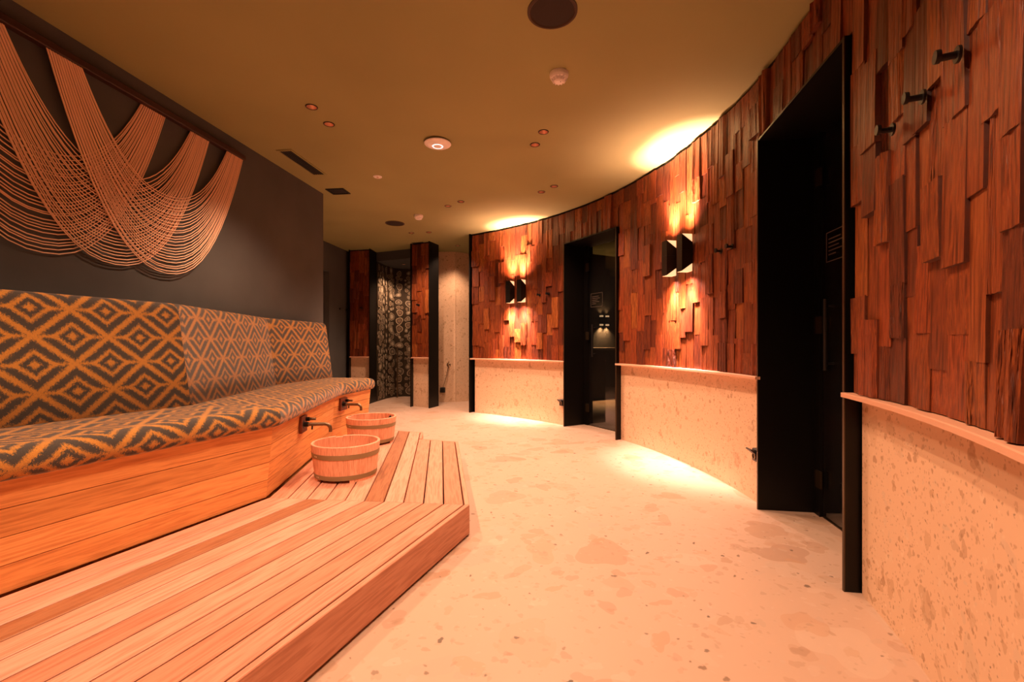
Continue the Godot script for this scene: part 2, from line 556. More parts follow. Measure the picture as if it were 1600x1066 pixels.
func make_room() -> void:
	# floor
	var f := MB.new()
	f.cbox(Vector3(-0.5, -0.1, 3.8), Vector3.RIGHT, Vector3.UP, Vector3.BACK, Vector3(6.0, 0.1, 7.0), 0.0)
	structure(f, "floor", M.floor, "pale cream terrazzo floor with tan patches and small dark chips", "floor")
	# ceiling with openings for the recessed lamps
	var ce := CSGBox3D.new()
	ce.name = numbered("ceiling")
	ce.size = Vector3(12, 0.24, 14)
	ce.position = flip(Vector3(-0.5, CEIL + 0.12, 3.8))
	ce.material = M.plaster
	for s in SPOTS:
		if s[1] > 8.0: continue
		var h := CSGCylinder3D.new()
		h.name = "lamp_opening"
		h.operation = CSGShape3D.OPERATION_SUBTRACTION
		h.radius = 0.036
		h.height = 0.2
		h.sides = 24
		h.material = M.trim_ring
		ce.add_child(h, true)
		h.position = flip(Vector3(s[0] + 0.5, -0.12, s[1] - 3.8))
	add_child(ce)
	tag(ce, "smooth plastered ceiling holding recessed downlights, vents and sensors", "ceiling", "", "structure")
	# straight wall on the left, solid back to the corridor
	var w := MB.new()
	w.prism([Vector2(-2.066, 5.008), Vector2(-2.87, -1.7), Vector2(-3.2, -1.7), Vector2(-3.2, 4.2), Vector2(-2.55, 5.066)], 0, CEIL)
	structure(w, "wall_left", M.grey_wall, "dark grey plastered straight wall behind the bench and yarn hanging")
	# corridor behind the corner
	var g := MB.new()
	g.prism([Vector2(-2.965, 7.42), Vector2(-2.87, 8.3), Vector2(-3.2, 8.3), Vector2(-3.3, 7.42)], 0, CEIL)
	g.prism([Vector2(-3.03, 6.9), Vector2(-2.965, 7.42), Vector2(-3.3, 7.42), Vector2(-3.36, 6.9)], 2.2, CEIL)
	g.prism([Vector2(-4.3, 4.2), Vector2(-3.2, 4.2), Vector2(-3.2, 4.0), Vector2(-4.5, 4.0)], 0, CEIL)
	g.prism([Vector2(-4.3, 4.0), Vector2(-4.3, 8.3), Vector2(-4.5, 8.3), Vector2(-4.5, 4.0)], 0, CEIL)
	structure(g, "wall_corridor", M.grey_wall, "plain grey wall with two hooks beyond the end of the bench")
	# closing walls at the back of the showers
	var b := MB.new()
	b.cbox(Vector3(-0.5, CEIL / 2, 9.9), Vector3.RIGHT, Vector3.UP, Vector3.BACK, Vector3(5.0, CEIL / 2, 0.1))
	b.prism([Vector2(-4.5, 8.3), Vector2(-2.9, 8.3), Vector2(-2.9, 8.5), Vector2(-4.5, 8.5)], 0, CEIL)
	b.prism([Vector2(-1.36, 7.72), Vector2(-1.37, 8.2), Vector2(-1.62, 9.9), Vector2(-1.75, 9.9), Vector2(-1.5, 7.74)], 0, CEIL)
	b.prism([Vector2(-0.28, 6.95), Vector2(-0.1, 7.1), Vector2(-0.1, 9.9), Vector2(-0.28, 9.9)], 0, CEIL)
	structure(b, "wall_back", M.grey_wall, "grey wall closing the shower recesses behind the pillars")

func make_curved_wall() -> void:
	var said := ["far", "middle", "near"]
	var where := ["between the showers and the far glass door", "between the two glass doors", "after the near glass door"]
	for k in 3:
		var a0: float = BAYS[k][0]
		var a1: float = BAYS[k][1]
		var s := MB.new()
		s.arc(C, a0 + (0.5 if k == 0 else 0.0), a1, R_STONE, 4.84, 0.0, LEDGE - 0.018)
		structure(s, "wall_right", M.stone, "speckled tan stone lower wall %s" % where[k])
		var l := mb()
		l.arc(C, a0, a1 , R_STONE - 0.075, R_STONE + 0.05, LEDGE - 0.018, LEDGE, 1.5, 0.003)
		structure(l, "trim_%d" % (k + 1), M.stone_cap, "thin pale stone ledge under the shingles %s" % where[k], "ledge")
		var u := MB.new()
		u.arc(C, a0, a1, R_BACK, 4.84, LEDGE, CEIL)
		var o := structure(u, "wall_right", M.shadow_gap, "red brown riven wood shingle cladding %s" % where[k])
		clad_arc(o, a0 + 0.25, a1 - 0.1 if k < 2 else 128.0, LEDGE + 0.004, CEIL - 0.028)
	for k in 2:
		var u := MB.new()
		u.arc(C, BAYS[k][1], BAYS[k + 1][0], R_BACK, 4.84, 2.262, CEIL)
		var o := structure(u, "wall_right", M.shadow_gap, "red brown shingle cladding over the %s glass door" % ["far", "near"][k])
		clad_arc(o, BAYS[k][1], BAYS[k + 1][0], 2.268, CEIL - 0.028)
	# dark steel edge that ends the curved wall beside the shower
	var e := mb()
	var p := polar(31.5, 4.455)
	var q := polar(31.5, 4.86)
	var t := polar(31.2, 4.455) - p
	e.prism([p, q, q + t, p + t], 0, CEIL)
	structure(e, "trim_4", M.steel, "dark steel plate ending the curved wall beside the stone shower", "trim")

func make_shingles() -> void:
	for k in 12:
		var m := MB.new()
		m.off = Vector2(rng.randf() * 5.0, rng.randf() * 5.0)
		var cols := 6
		var rows := 1
		var rough := 0.05 if k % 3 == 0 else (0.13 if k % 3 == 1 else 0.22)
		var xs := []
		for i in cols + 1:
			xs.append(-0.5 + float(i) / cols + (rng.randf_range(-0.05, 0.05) if i > 0 and i < cols else 0.0))
		var ridge := []
		for i in cols + 1:
			ridge.append(rng.randf_range(-rough, rough))
		var z := []
		for j in rows + 1:
			var row := []
			for i in cols + 1:
				row.append(1.0 + ridge[i] + rng.randf_range(-rough, rough) * 0.35)
			z.append(row)
		var skew := rng.randf_range(-0.05, 0.05)
		var top := [rng.randf_range(-0.012, 0.012), rng.randf_range(-0.012, 0.012)]
		var at := func(i: int, j: int) -> Vector3:
			var y := -0.5 + float(j) / rows
			if j == rows: y += lerpf(top[0], top[1], float(i) / cols)
			return Vector3(xs[i] + skew * y, y, z[j][i])
		var sc := Vector3(0.11, 0.28, 0.03)
		for j in rows:
			for i in cols:
				var q := [at.call(i, j), at.call(i + 1, j), at.call(i + 1, j + 1), at.call(i, j + 1)]
				var w: Array = q.map(func(v): return v * sc)
				var nn: Vector3 = ((w[1] - w[0]).cross(w[3] - w[0])).normalized()
				nn = Vector3(nn.x / sc.x, nn.y / sc.y, nn.z / sc.z)
				nn = (nn * Vector3(sc.x * sc.x, sc.y * sc.y, sc.z * sc.z))
				nn = Vector3(nn.x, nn.y, nn.z).normalized()
				# normals for the unit shape: gradient in unit space
				var un: Vector3 = ((q[1] - q[0]).cross(q[3] - q[0])).normalized()
				if un.z < 0: un = -un
				m.quad(q, [un, un, un, un], w.map(func(v): return Vector2(v.y, v.x)))
		for side in [[0, -1.0], [cols, 1.0]]:
			for j in rows:
				var a: Vector3 = at.call(side[0], j)
				var b: Vector3 = at.call(side[0], j + 1)
				m.face([a, b, Vector3(b.x, b.y, 0), Vector3(a.x, a.y, 0)], Vector3(side[1], 0, 0), Vector3.UP)
		for end in [[0, -1.0], [rows, 1.0]]:
			for i in cols:
				var a: Vector3 = at.call(i, end[0])
				var b: Vector3 = at.call(i + 1, end[0])
				m.face([a, b, Vector3(b.x, b.y, 0), Vector3(a.x, a.y, 0)], Vector3(0, end[1], 0), Vector3.RIGHT)
		shingles.append(m.mesh())

func shingle(parent: Node3D, at: Vector3, across: Vector3, out: Vector3, w: float, h: float, thick: float) -> void:
	var o := MeshInstance3D.new()
	o.mesh = shingles[rng.randi() % shingles.size()]
	o.material_override = M.shingle[rng.randi() % M.shingle.size()] if rng.randf() < 0.75 else M.shingle[0]
	o.name = "shingle"
	parent.add_child(o, true)
	var x := flip(across).normalized()
	var z := -flip(out).normalized()
	if x.cross(Vector3.UP).dot(z) < 0.0:
		x = -x
	var bs := Basis(x, Vector3.UP, z)
	bs = bs * Basis.from_euler(Vector3(rng.randf_range(-0.012, 0.03), rng.randf_range(-0.05, 0.05), rng.randf_range(-0.012, 0.012)))
	o.transform = Transform3D(Basis(bs.x * w, bs.y * h, bs.z * thick), flip(at) - origin_of(parent))

# columns of shingles with joints at random heights
func column(parent: Node3D, mid: Callable, w: float, y0: float, y1: float) -> void:
	var y := y0
	var first := true
	while y < y1 - 0.01:
		var h := rng.randf_range(0.17, 0.40)
		if first:
			h = rng.randf_range(0.12, 0.36)
			first = false
		if y + h > y1 - 0.11:
			h = y1 - y
		if h > 0.45:
			h *= 0.5
		var t := rng.randf_range(0.012, 0.025)
		if rng.randf() < 0.15: t = 0.011
		if rng.randf() < 0.12: t = 0.034
		var m: Array = mid.call(rng.randf_range(-0.006, 0.006))
		shingle(parent, m[0] + Vector3(0, y + h / 2, 0), m[1], m[2], w * rng.randf_range(0.98, 1.1), h + 0.002, t)
		y += h

func clad_arc(parent: Node3D, a0: float, a1: float, y0: float, y1: float) -> void:
	var deg := rad_to_deg(1.0 / R_BACK)
	var a := a0
	while a < a1 - 0.05:
		var w := rng.randf_range(0.075, 0.12)
		var d := w * deg
		if a + d > a1 - 0.7:
			d = a1 - a
			w = d / deg
		var c := a + d / 2
		column(parent, func(j): 
			var q := polar(c + j * deg, R_BACK + 0.002)
			var rad := deg_to_rad(c)
			return [p3(q, 0.0), Vector3(cos(rad), 0, -sin(rad)), -Vector3(sin(rad), 0, cos(rad))], w, y0, y1)
		a += d

func clad_flat(parent: Node3D, a: Vector2, b: Vector2, y0: float, y1: float) -> void:
	var t := (b - a).normalized()
	var nn := Vector2(t.y, -t.x)
	var s := 0.0
	var full := a.distance_to(b)
	while s < full - 0.005:
		var w := rng.randf_range(0.07, 0.12)
		if s + w > full - 0.05: w = full - s
		var mid := a + t * (s + w / 2)
		column(parent, func(j): return [p3(mid + t * j * 0.3, 0.0), p3(t, 0), p3(nn, 0)], w * 0.98, y0, y1)
		s += w

# ------------------------------------------------------------------ doors and the rooms behind them
func make_door(n: int, pair: Array, label: String) -> void:
	var a: Vector2 = pair[0]
	var b: Vector2 = pair[1]
	var t := (b - a).normalized()
	var nn := Vector2(-t.y, t.x)             # away from the room
	if nn.dot((a + b) / 2 - C) < 0: nn = -nn
	var w := a.distance_to(b)
	var top := 2.245
	var root := thing("door_%d" % n, label, "door", p3((a + b) / 2, 0), "", "structure")
	var depth := 0.40
	var at := func(s: float, d: float) -> Vector2: return a + t * s + nn * d
	for s in [[-0.012, 0.0], [w, w + 0.012]]:
		var j := mb()
		j.prism([at.call(s[0], 0), at.call(s[1], 0), at.call(s[1], depth), at.call(s[0], depth)], 0, top + 0.012)
		part(j, "jamb", M.steel, root)
		var e := mb()
		e.prism([at.call(s[0] - 0.001, -0.003), at.call(s[1] + 0.001, -0.003), at.call(s[1] + 0.001, 0.001), at.call(s[0] - 0.001, 0.001)], 0, top + 0.013)
		part(e, "jamb_edge", M.steel_edge, root)
	var h := mb()
	h.prism([at.call(0, 0), at.call(w, 0), at.call(w, depth), at.call(0, depth)], top, top + 0.012)
	part(h, "head_plate", M.steel, root)
	var th := mb()
	th.prism([at.call(0, 0.325), at.call(w, 0.325), at.call(w, 0.345), at.call(0, 0.345)], 0, 0.006)
	part(th, "threshold_strip", M.steel_edge, root)
	# fixed side strip with hinges, then the glass leaf
	var st := mb()
	st.prism([at.call(0, 0.31), at.call(0.07, 0.31), at.call(0.07, 0.345), at.call(0, 0.345)], 0, top)
	part(st, "hinge_post", M.steel, root)
	for y in [0.22, 1.12, 1.98]:
		var hi := mb()
		hi.prism([at.call(0.045, 0.298), at.call(0.10, 0.298), at.call(0.10, 0.31), at.call(0.045, 0.31)], y - 0.05, y + 0.05, 0.003)
		part(hi, "hinge", M.steel_edge, root)
	var gl := mb()
	gl.prism([at.call(0.075, 0.328), at.call(w - 0.006, 0.328), at.call(w - 0.006, 0.336), at.call(0.075, 0.336)], 0.012, top - 0.02)
	var leaf := part(gl, "glass_leaf", M.glass, root)
	var hd := mb()
	var hx := 0.19
	hd.tube([p3(at.call(hx, 0.285), 0.86), p3(at.call(hx, 0.285), 1.26)], 0.012, 10)
	for y in [0.90, 1.22]:
		hd.tube([p3(at.call(hx, 0.285), y), p3(at.call(hx, 0.328), y)], 0.007, 8)
	part(hd, "pull_handle", M.black, leaf)
	# printed notice: a thin frame with rows of small print
	var sg := mb()
	var x0 := 0.11
	var x1 := 0.33
	for r in [[x0, x1, 1.475, 1.479], [x0, x1, 1.64, 1.644], [x0, x0 + 0.004, 1.475, 1.644], [x1 - 0.004, x1, 1.475, 1.644]]:
		sg.prism([at.call(r[0], 0.3262), at.call(r[1], 0.3262), at.call(r[1], 0.3282), at.call(r[0], 0.3282)], r[2], r[3])
	for r in 5:
		sg.prism([at.call(x0 + 0.025, 0.3262), at.call(x0 + [0.15, 0.17, 0.13, 0.16, 0.10][r], 0.3262), at.call(x0 + [0.15, 0.17, 0.13, 0.16, 0.10][r], 0.3282), at.call(x0 + 0.025, 0.3282)], 1.6 - r * 0.022, 1.606 - r * 0.022)
	part(sg, "printed_notice", M.print, leaf)
	# the dark cabin behind the glass
	var cab := MB.new()
	var wide := 0.75
	var left := 2.0 if n == 1 else 0.75
	var deep := 3.1
	for r in [[-left, -left + 0.1, 0.4, deep], [w + wide - 0.1, w + wide, 0.4, deep], [-left, w + wide, deep, deep + 0.1], [-left, -0.012, 0.4, 0.46], [w + 0.012, w + wide, 0.4, 0.46]]:
		cab.prism([at.call(r[0], r[2]), at.call(r[1], r[2]), at.call(r[1], r[3]), at.call(r[0], r[3])], 0, CEIL)
	structure(cab, "wall_cabin", M.sauna, "dark timber cabin walls seen through the %s glass door" % ["far", "near"][n - 1])
	if n == 1:
		var lg := mb()
		lg.prism([at.call(-left + 0.1, 0.46), at.call(-left + 0.15, 0.46), at.call(-left + 0.15, deep), at.call(-left + 0.1, deep)], 0.92, 0.96, 0.004)
		structure(lg, "trim_5", M.print, "thin ledge on the cabin wall behind the far glass door", "ledge")
		for k in 2:
			var c: Vector2 = at.call(-left + 0.13, 2.21 + 0.14 * k)
			var wl := thing("cabin_light", ["small wall light inside the far cabin, toward the hinge side", "small wall light inside the far cabin, toward the glass edge"][k], "wall light", p3(c, 1.457), "small wall lights inside the far cabin")
			var bd := mb()
			bd.cbox(p3(c, 1.457), p3(t, 0), Vector3.UP, p3(nn, 0), Vector3(0.03, 0.065, 0.03), 0.004)
			part(bd, "body", M.black, wl)
			for up in [-1.0, 1.0]:
				var gw := mb()
				gw.cbox(p3(c, 1.457 + 0.08 * up), p3(t, 0), Vector3.UP, p3(nn, 0), Vector3(0.026, 0.014, 0.026), 0.004)
				part(gw, "glowing_end", M.wedge, wl)
				spot(p3(c, 1.457 + 0.105 * up) - flip(wl.position) + p3(t, 0) * 0.01, Vector3.UP * up, 0.4 if up > 0 else 4.0, 55.0, 0.02, Color(1.0, 0.76, 0.5), wl, 0.9)

func make_sconce() -> Node3D:
	# local: x along the wall, y up, z out of the wall
	var root := Node3D.new()
	root.name = "wall_sconce"
	tag(root, "", "wall light", "dark up and down wall lights on the shingle wall")
	var hw := 0.04
	var d := 0.096
	var f := 0.15
	var k := 0.085
	var body := MB.new()
	var prof := [Vector2(0.004, -k), Vector2(d, -f), Vector2(d, f), Vector2(0.004, k)]
	var lo := prof.map(func(q): return Vector3(-hw, q.y, q.x))
	var hi := prof.map(func(q): return Vector3(hw, q.y, q.x))
	body.hexa(lo, hi)
	part(body, "body", M.sconce, root, true)
	var seam := MB.new()
	seam.cbox(Vector3(0, 0.02, d / 2), Vector3.RIGHT, Vector3.UP, Vector3.BACK, Vector3(hw + 0.001, 0.002, d / 2 + 0.001))
	part(seam, "seam_band", M.black, root, true)
	for s in [1.0, -1.0]:
		var w := MB.new()
		var q := [Vector2(0.006, (k + 0.002) * s), Vector2(d - 0.002, f * s), Vector2(0.006, f * s)]
		w.hexa(q.map(func(e): return Vector3(-hw + 0.002, e.y, e.x)), q.map(func(e): return Vector3(hw - 0.002, e.y, e.x)))
		part(w, "glowing_wedge", M.wedge, root, true)
		spot(Vector3(0, (f + 0.012) * s, 0.088), Vector3(0, s, -0.19), 16.0 if s > 0 else 13.0, 34.0, 0.03, Color(1.0, 0.80, 0.74), root, 1.0)
		spot(Vector3(0, (f + 0.012) * s, 0.075), Vector3(0, s, -0.05), 2.4, 66.0, 0.03, Color(1.0, 0.73, 0.64), root, 1.0)
	return root

func put_on_wall(o: Node3D, deg: float, r: float, y: float) -> void:
	var q := polar(deg, r)
	o.position = flip(p3(q, y))
	var out := flip(p3((C - q).normalized(), 0))
	o.basis = Basis(out.cross(Vector3.UP), Vector3.UP, -out)

func make_hook() -> Node3D:
	var root := Node3D.new()
	root.name = "wall_hook"
	tag(root, "", "hook", "black coat hooks on the walls")
	var b := MB.new()
	b.lathe([Vector2(0, 0.0), Vector2(0.02, 0.0), Vector2(0.02, 0.006), Vector2(0.0, 0.006)], Vector3.ZERO, 14, Vector3(0, 0, 1))
	part(b, "rosette", M.black, root, true)
	var a := MB.new()
	a.tube([Vector3(0, 0, 0.004), Vector3(0, 0, 0.042)], 0.0085, 10)
	a.lathe([Vector2(0, 0.036), Vector2(0.016, 0.036), Vector2(0.016, 0.046), Vector2(0.0, 0.046)], Vector3(0, 0.004, 0), 14, Vector3(0, 0, 1))
	part(a, "peg", M.black, root, true)
	return root

func make_wall_fittings() -> void:
	var s0 := make_sconce()
	var spots := [[77.63, 1.75, "black up and down wall light between the doors, the one nearer the far door"], [80.75, 1.75, "black up and down wall light between the doors, the one nearer the close door"],
		[41.5, 1.735, "dark up and down wall light on the far shingles, the one toward the showers"], [44.2, 1.735, "dark up and down wall light on the far shingles, the one toward the far door"]]
	for k in 4:
		var o: Node3D = s0 if k == 0 else s0.duplicate()
		o.name = numbered("wall_sconce")
		add_child(o)
		put_on_wall(o, spots[k][0], 4.46, spots[k][1])
		o.set_meta("label", spots[k][2])
	var h0 := make_hook()
	var hooks := [[110.07, 1.70, "black wall hook after the near door, lowest seen of three"], [112.75, 1.70, "black wall hook after the near door, middle one of three"], [115.4, 1.70, "black wall hook after the near door, highest seen of three"],
		[86.6, 1.675, "black wall hook beside the near door, the one closer to the wall lights"], [88.55, 1.675, "black wall hook beside the near door, the one closer to the frame"],
		[48.06, 1.66, "small black hook on the far shingles, nearer the wall lights"], [50.17, 1.66, "small black hook on the far shingles, nearer the far door"]]
	for k in hooks.size():
		var o: Node3D = h0 if k == 0 else h0.duplicate()
		o.name = numbered("wall_hook")
		add_child(o)
		put_on_wall(o, hooks[k][0], 4.455, hooks[k][1])
		o.set_meta("label", hooks[k][2])
	# hooks on flat faces: point and direction out of the face
	for q in [[Vector2(-2.964, 7.78), Vector2(0.993, -0.11), 1.62, "small dark hook on the grey corridor wall, nearer the bench"], [Vector2(-2.925, 8.0), Vector2(0.993, -0.11), 1.62, "small dark hook on the grey corridor wall, nearer the shingle pillar"],
		[Vector2(-2.575, 7.845), Vector2(-0.245, -0.97), 1.64, "dark hook on the shingle pillar beside the corridor"], [Vector2(-1.49, 7.315), Vector2(-0.465, -0.885), 1.645, "dark hook on the shingle pillar between the showers"],
		[Vector2(-0.862, 8.26), Vector2(-0.2, -0.96), 1.64, "dark hook high on the angled stone shower slab"]]:
		var o: Node3D = h0.duplicate()
		o.name = numbered("wall_hook")
		add_child(o)
		o.position = flip(p3(q[0], q[2]))
		var out: Vector3 = flip(p3(q[1].normalized(), 0))
		o.basis = Basis(out.cross(Vector3.UP), Vector3.UP, -out)
		o.set_meta("label", q[3])
	# sockets low on the stone
	for q in [[52.75, 0.285, "black square socket box low on the stone beside the far door"], [91.75, 0.312, "round black socket with open flap low on stone beside the near door"]]:
		var root := thing("power_socket", q[2], "socket", Vector3.ZERO)
		put_on_wall(root, q[0], R_STONE, q[1])
		var b := MB.new()
		b.cbox(Vector3(0, 0, 0.018), Vector3.RIGHT, Vector3.UP, Vector3.BACK, Vector3(0.036, 0.04, 0.018), 0.006)
		part(b, "box", M.black, root, true)
		var l := MB.new()
		l.cbox(Vector3(0, 0.022, 0.05), Vector3.RIGHT, Vector3(0, 0.6, 0.8), Vector3(0, -0.8, 0.6), Vector3(0.034, 0.03, 0.005), 0.003)
		part(l, "flap_lid", M.black, root, true)
		var c := MB.new()
		c.lathe([Vector2(0, 0), Vector2(0.022, 0), Vector2(0.022, 0.006), Vector2(0.016, 0.006), Vector2(0.016, 0.001), Vector2(0, 0.001)], Vector3(0, -0.006, 0.036), 16, Vector3(0, 0, 1))
		part(c, "outlet_ring", M.bronze, root, true)

# ------------------------------------------------------------------ pillars and showers
func make_pillars() -> void:
	for k in 2:
		var a: Vector2 = [Vector2(-2.83, 7.93), Vector2(-1.656, 7.45)][k]
		var b: Vector2 = [Vector2(-2.434, 7.83), Vector2(-1.315, 7.27)][k]
		var c: Vector2 = [Vector2(-2.417, 8.16), Vector2(-1.211, 7.56)][k]
		var d := a + (c - b)
		var t := (b - a).normalized()
		var nn := Vector2(t.y, -t.x)
		var name_it: String = ["beside the grey corridor", "between the agate and stone showers"][k]
		var root := thing("wall_pillar", "slim pillar of red shingles over stone with dark steel side, %s" % name_it, "pillar", p3((a + b) / 2, 0), "", "structure")
		var back := (c - b).normalized()
		var core := mb()
		core.prism([a + t * 0.012 + back * 0.06, b - t * 0.012 + back * 0.06, c - t * 0.012, d + t * 0.012], LEDGE, CEIL)
		part(core, "core", M.shadow_gap, root)
		var st := MB.new()
		st.off = Vector2(k * 2.3, 0.4)
		st.prism([a + t * 0.012 + back * 0.075, b - t * 0.012 + back * 0.075, c - t * 0.012, d + t * 0.012], 0, LEDGE - 0.018)
		part(st, "stone_base", M.stone, root)
		var lg := mb()
		lg.prism([a + t * 0.012, b - t * 0.012, b - t * 0.012 + back * 0.07, a + t * 0.012 + back * 0.07], LEDGE - 0.018, LEDGE, 0.002)
		part(lg, "ledge", M.stone_cap, root)
		var plates := [[b, c, -t], [a, d, t]]
		for q in plates:
			var pl := mb()
			pl.prism([q[0], q[1], q[1] + q[2] * 0.012, q[0] + q[2] * 0.012], 0, CEIL)
			part(pl, "steel_side", M.steel, root)
		clad_flat(root, a + t * 0.014 + back * 0.058, b - t * 0.014 + back * 0.058, LEDGE + 0.004, CEIL - 0.02)

func make_showers() -> void:
	# shower between the pillars: dark agate slices, under a lowered soffit
	var so := MB.new()
	so.prism([Vector2(-2.417, 8.17), Vector2(-1.53, 7.76), Vector2(-1.5, 9.3), Vector2(-2.5, 9.3)], 2.5, CEIL)
	var sc := CSGMesh3D.new()
	sc.name = numbered("ceiling")
	sc.mesh = so.mesh()
	sc.material = M.grey_wall
	var sh := CSGCylinder3D.new()
	sh.name = "lamp_opening"
	sh.operation = CSGShape3D.OPERATION_SUBTRACTION
	sh.radius = 0.036
	sh.height = 0.2
	sh.sides = 24
	sh.material = M.trim_ring
	sc.add_child(sh)
	sh.position = flip(Vector3(-2.0, 2.5, 8.45))
	add_child(sc)
	tag(sc, "lowered dark soffit over the agate shower", "ceiling", "", "structure")
	var line := [Vector2(-2.41, 8.17), Vector2(-2.375, 8.55), Vector2(-2.36, 8.66), Vector2(-2.28, 8.9), Vector2(-2.12, 8.98), Vector2(-1.85, 8.98), Vector2(-1.5, 8.9)]
	var ag := mb()
	for k in line.size() - 1:
		var nn: Vector2 = (line[k + 1] - line[k]).normalized()
		nn = Vector2(-nn.y, nn.x)
		ag.prism([line[k], line[k + 1], line[k + 1] + nn * 0.05, line[k] + nn * 0.05], 0, 2.5)
	var wall := structure(ag, "wall_shower", M.agate_ground, "dark wall of ringed agate slices in the recess between the pillars")
	var kinds := []
	for k in 10:
		var m := MB.new()
		m.inked = true
		var sides := 14
		var rad := []
		var ph := [rng.randf() * TAU, rng.randf() * TAU]
		for i in sides:
			rad.append(1.0 + 0.16 * sin(2 * TAU * i / sides + ph[0]) + 0.10 * sin(3 * TAU * i / sides + ph[1]))
		var bands: Array = [[[1.0, Color(0.05, 0.035, 0.02)], [0.86, Color(0.42, 0.34, 0.22)], [0.66, Color(0.08, 0.05, 0.035)], [0.45, Color(0.20, 0.14, 0.09)]],
			[[1.0, Color(0.45, 0.38, 0.27)], [0.84, Color(0.10, 0.075, 0.055)], [0.6, Color(0.16, 0.12, 0.08)], [0.3, Color(0.36, 0.29, 0.19)]],
			[[1.0, Color(0.08, 0.06, 0.04)], [0.9, Color(0.30, 0.24, 0.16)], [0.74, Color(0.17, 0.13, 0.09)], [0.5, Color(0.46, 0.39, 0.28)]]][k % 3]
		var at := func(i: int, s: float, z: float) -> Vector3:
			var w := TAU * i / sides
			return Vector3(cos(w) * rad[i % sides] * s, sin(w) * rad[i % sides] * s * 0.85, z)
		for j in bands.size():
			m.ink = bands[j][1]
			var s1: float = bands[j][0]
			var s0: float = bands[j + 1][0] if j + 1 < bands.size() else 0.0
			for i in sides:
				m.face([at.call(i, s1, 1), at.call(i + 1, s1, 1), at.call(i + 1, s0, 1), at.call(i, s0, 1)] if s0 > 0 else [at.call(i, s1, 1), at.call(i + 1, s1, 1), Vector3(0, 0, 1)], Vector3(0, 0, 1))
		m.ink = bands[0][1]
		for i in sides:
			var a: Vector3 = at.call(i, 1.0, 1)
			var b: Vector3 = at.call(i + 1, 1.0, 1)
			m.face([a, b, Vector3(b.x, b.y, 0), Vector3(a.x, a.y, 0)], Vector3(a.x, a.y, 0).normalized())
		kinds.append(m.mesh())
	var count := 0
	for k in line.size() - 1:
		var a: Vector2 = line[k]
		var b: Vector2 = line[k + 1]
		var t := (b - a).normalized()
		var nn := Vector2(t.y, -t.x)
		var full := a.distance_to(b)
		var tries := int(full * 2.5 * 700)
		var laid := []
		for i in tries:
			var r := rng.randf_range(0.04, 0.10) if i < tries / 3 else rng.randf_range(0.028, 0.05)
			if r > full * 0.5: r = full * 0.45
			var s := rng.randf_range(minf(r, full / 2), maxf(full - r, full / 2))
			var y := rng.randf_range(r, 2.5 - r)
			var ok := true
			for q in laid:
				if Vector2(s, y).distance_to(Vector2(q.x, q.y)) < (q.z + r) * 0.78:
					ok = false
					break
			if not ok or count >= 290: continue
			laid.append(Vector3(s, y, r))
			count += 1
			var o := MeshInstance3D.new()
			o.mesh = kinds[rng.randi() % kinds.size()]
			o.material_override = M.agate
			o.name = "agate_slice"
			wall.add_child(o, true)
			var out := flip(p3(nn, 0))
			var bs := Basis(out.cross(Vector3.UP), Vector3.UP, -out) * Basis(Vector3(0, 0, 1), rng.randf() * TAU)
			o.transform = Transform3D(Basis(bs.x * r, bs.y * r, bs.z * rng.randf_range(0.004, 0.009)), flip(p3(a + t * s, y)))
	var rail := mb()
	rail.tube([Vector3(-2.2, 0.0, 8.78), Vector3(-2.2, 0.98, 8.78)], 0.014, 10)
	part(rail, "shower_post", M.bronze)
	tag(get_child(get_child_count() - 1), "slim upright metal post in front of the agate wall", "post")
	# shower beside the curved wall: two big stone slabs meeting at an angle
	var s1 := MB.new()
	s1.prism([Vector2(-1.34, 8.1), Vector2(-1.0, 8.1), Vector2(-1.0, 8.2), Vector2(-1.34, 8.2)], 0, CEIL)
	structure(s1, "wall_shower", M.stone, "flat speckled stone slab of the shower carrying the hose")
	var s2 := MB.new()
	s2.off = Vector2(0.9, 0.3)
	s2.prism([Vector2(-0.995, 8.1), Vector2(-0.3, 8.6), Vector2(-0.3, 8.7), Vector2(-0.995, 8.2)], 0, CEIL)
	structure(s2, "wall_shower", M.stone, "angled speckled stone slab of the shower next to curved wall")
	var mx := thing("shower_mixer", "small metal shower tap with thin hose on the flat stone slab", "tap", Vector3(-1.12, 0.66, 8.1))
	var r := mb()
	r.lathe([Vector2(0, 0), Vector2(0.035, 0), Vector2(0.035, 0.012), Vector2(0.012, 0.02), Vector2(0.012, 0.06), Vector2(0, 0.06)], Vector3(-1.12, 0.66, 8.1), 16, Vector3(0, 0, -1))
	part(r, "rosette", M.chrome, mx)
	var kn := mb()
	kn.tube([Vector3(-1.12, 0.66, 8.05), Vector3(-1.11, 0.72, 8.04)], 0.01, 8)
	part(kn, "lever", M.chrome, mx)
	var ho := mb()
	var hp := []
	for k in 13:
		var q := k / 12.0
		hp.append(Vector3(lerpf(-1.12, -1.215, q) + 0.012 * sin(q * PI), lerpf(0.64, 0.26, q), 8.07 - 0.02 * sin(q * PI)))
	ho.tube(hp, 0.007, 7)
	part(ho, "hose", M.chrome, mx)
	var bx := thing("outlet_box", "black square box low on the flat stone shower slab", "socket", Vector3(-1.225, 0.215, 8.1))
	var q := mb()
	q.cbox(Vector3(-1.225, 0.215, 8.075), Vector3.RIGHT, Vector3.UP, Vector3.BACK, Vector3(0.045, 0.045, 0.025), 0.008)
	part(q, "box", M.black, bx)
	var fr := mb()
	fr.cbox(Vector3(-1.225, 0.215, 8.046), Vector3.RIGHT, Vector3.UP, Vector3.BACK, Vector3(0.03, 0.03, 0.006), 0.003)
	part(fr, "cover", M.rubber, bx)

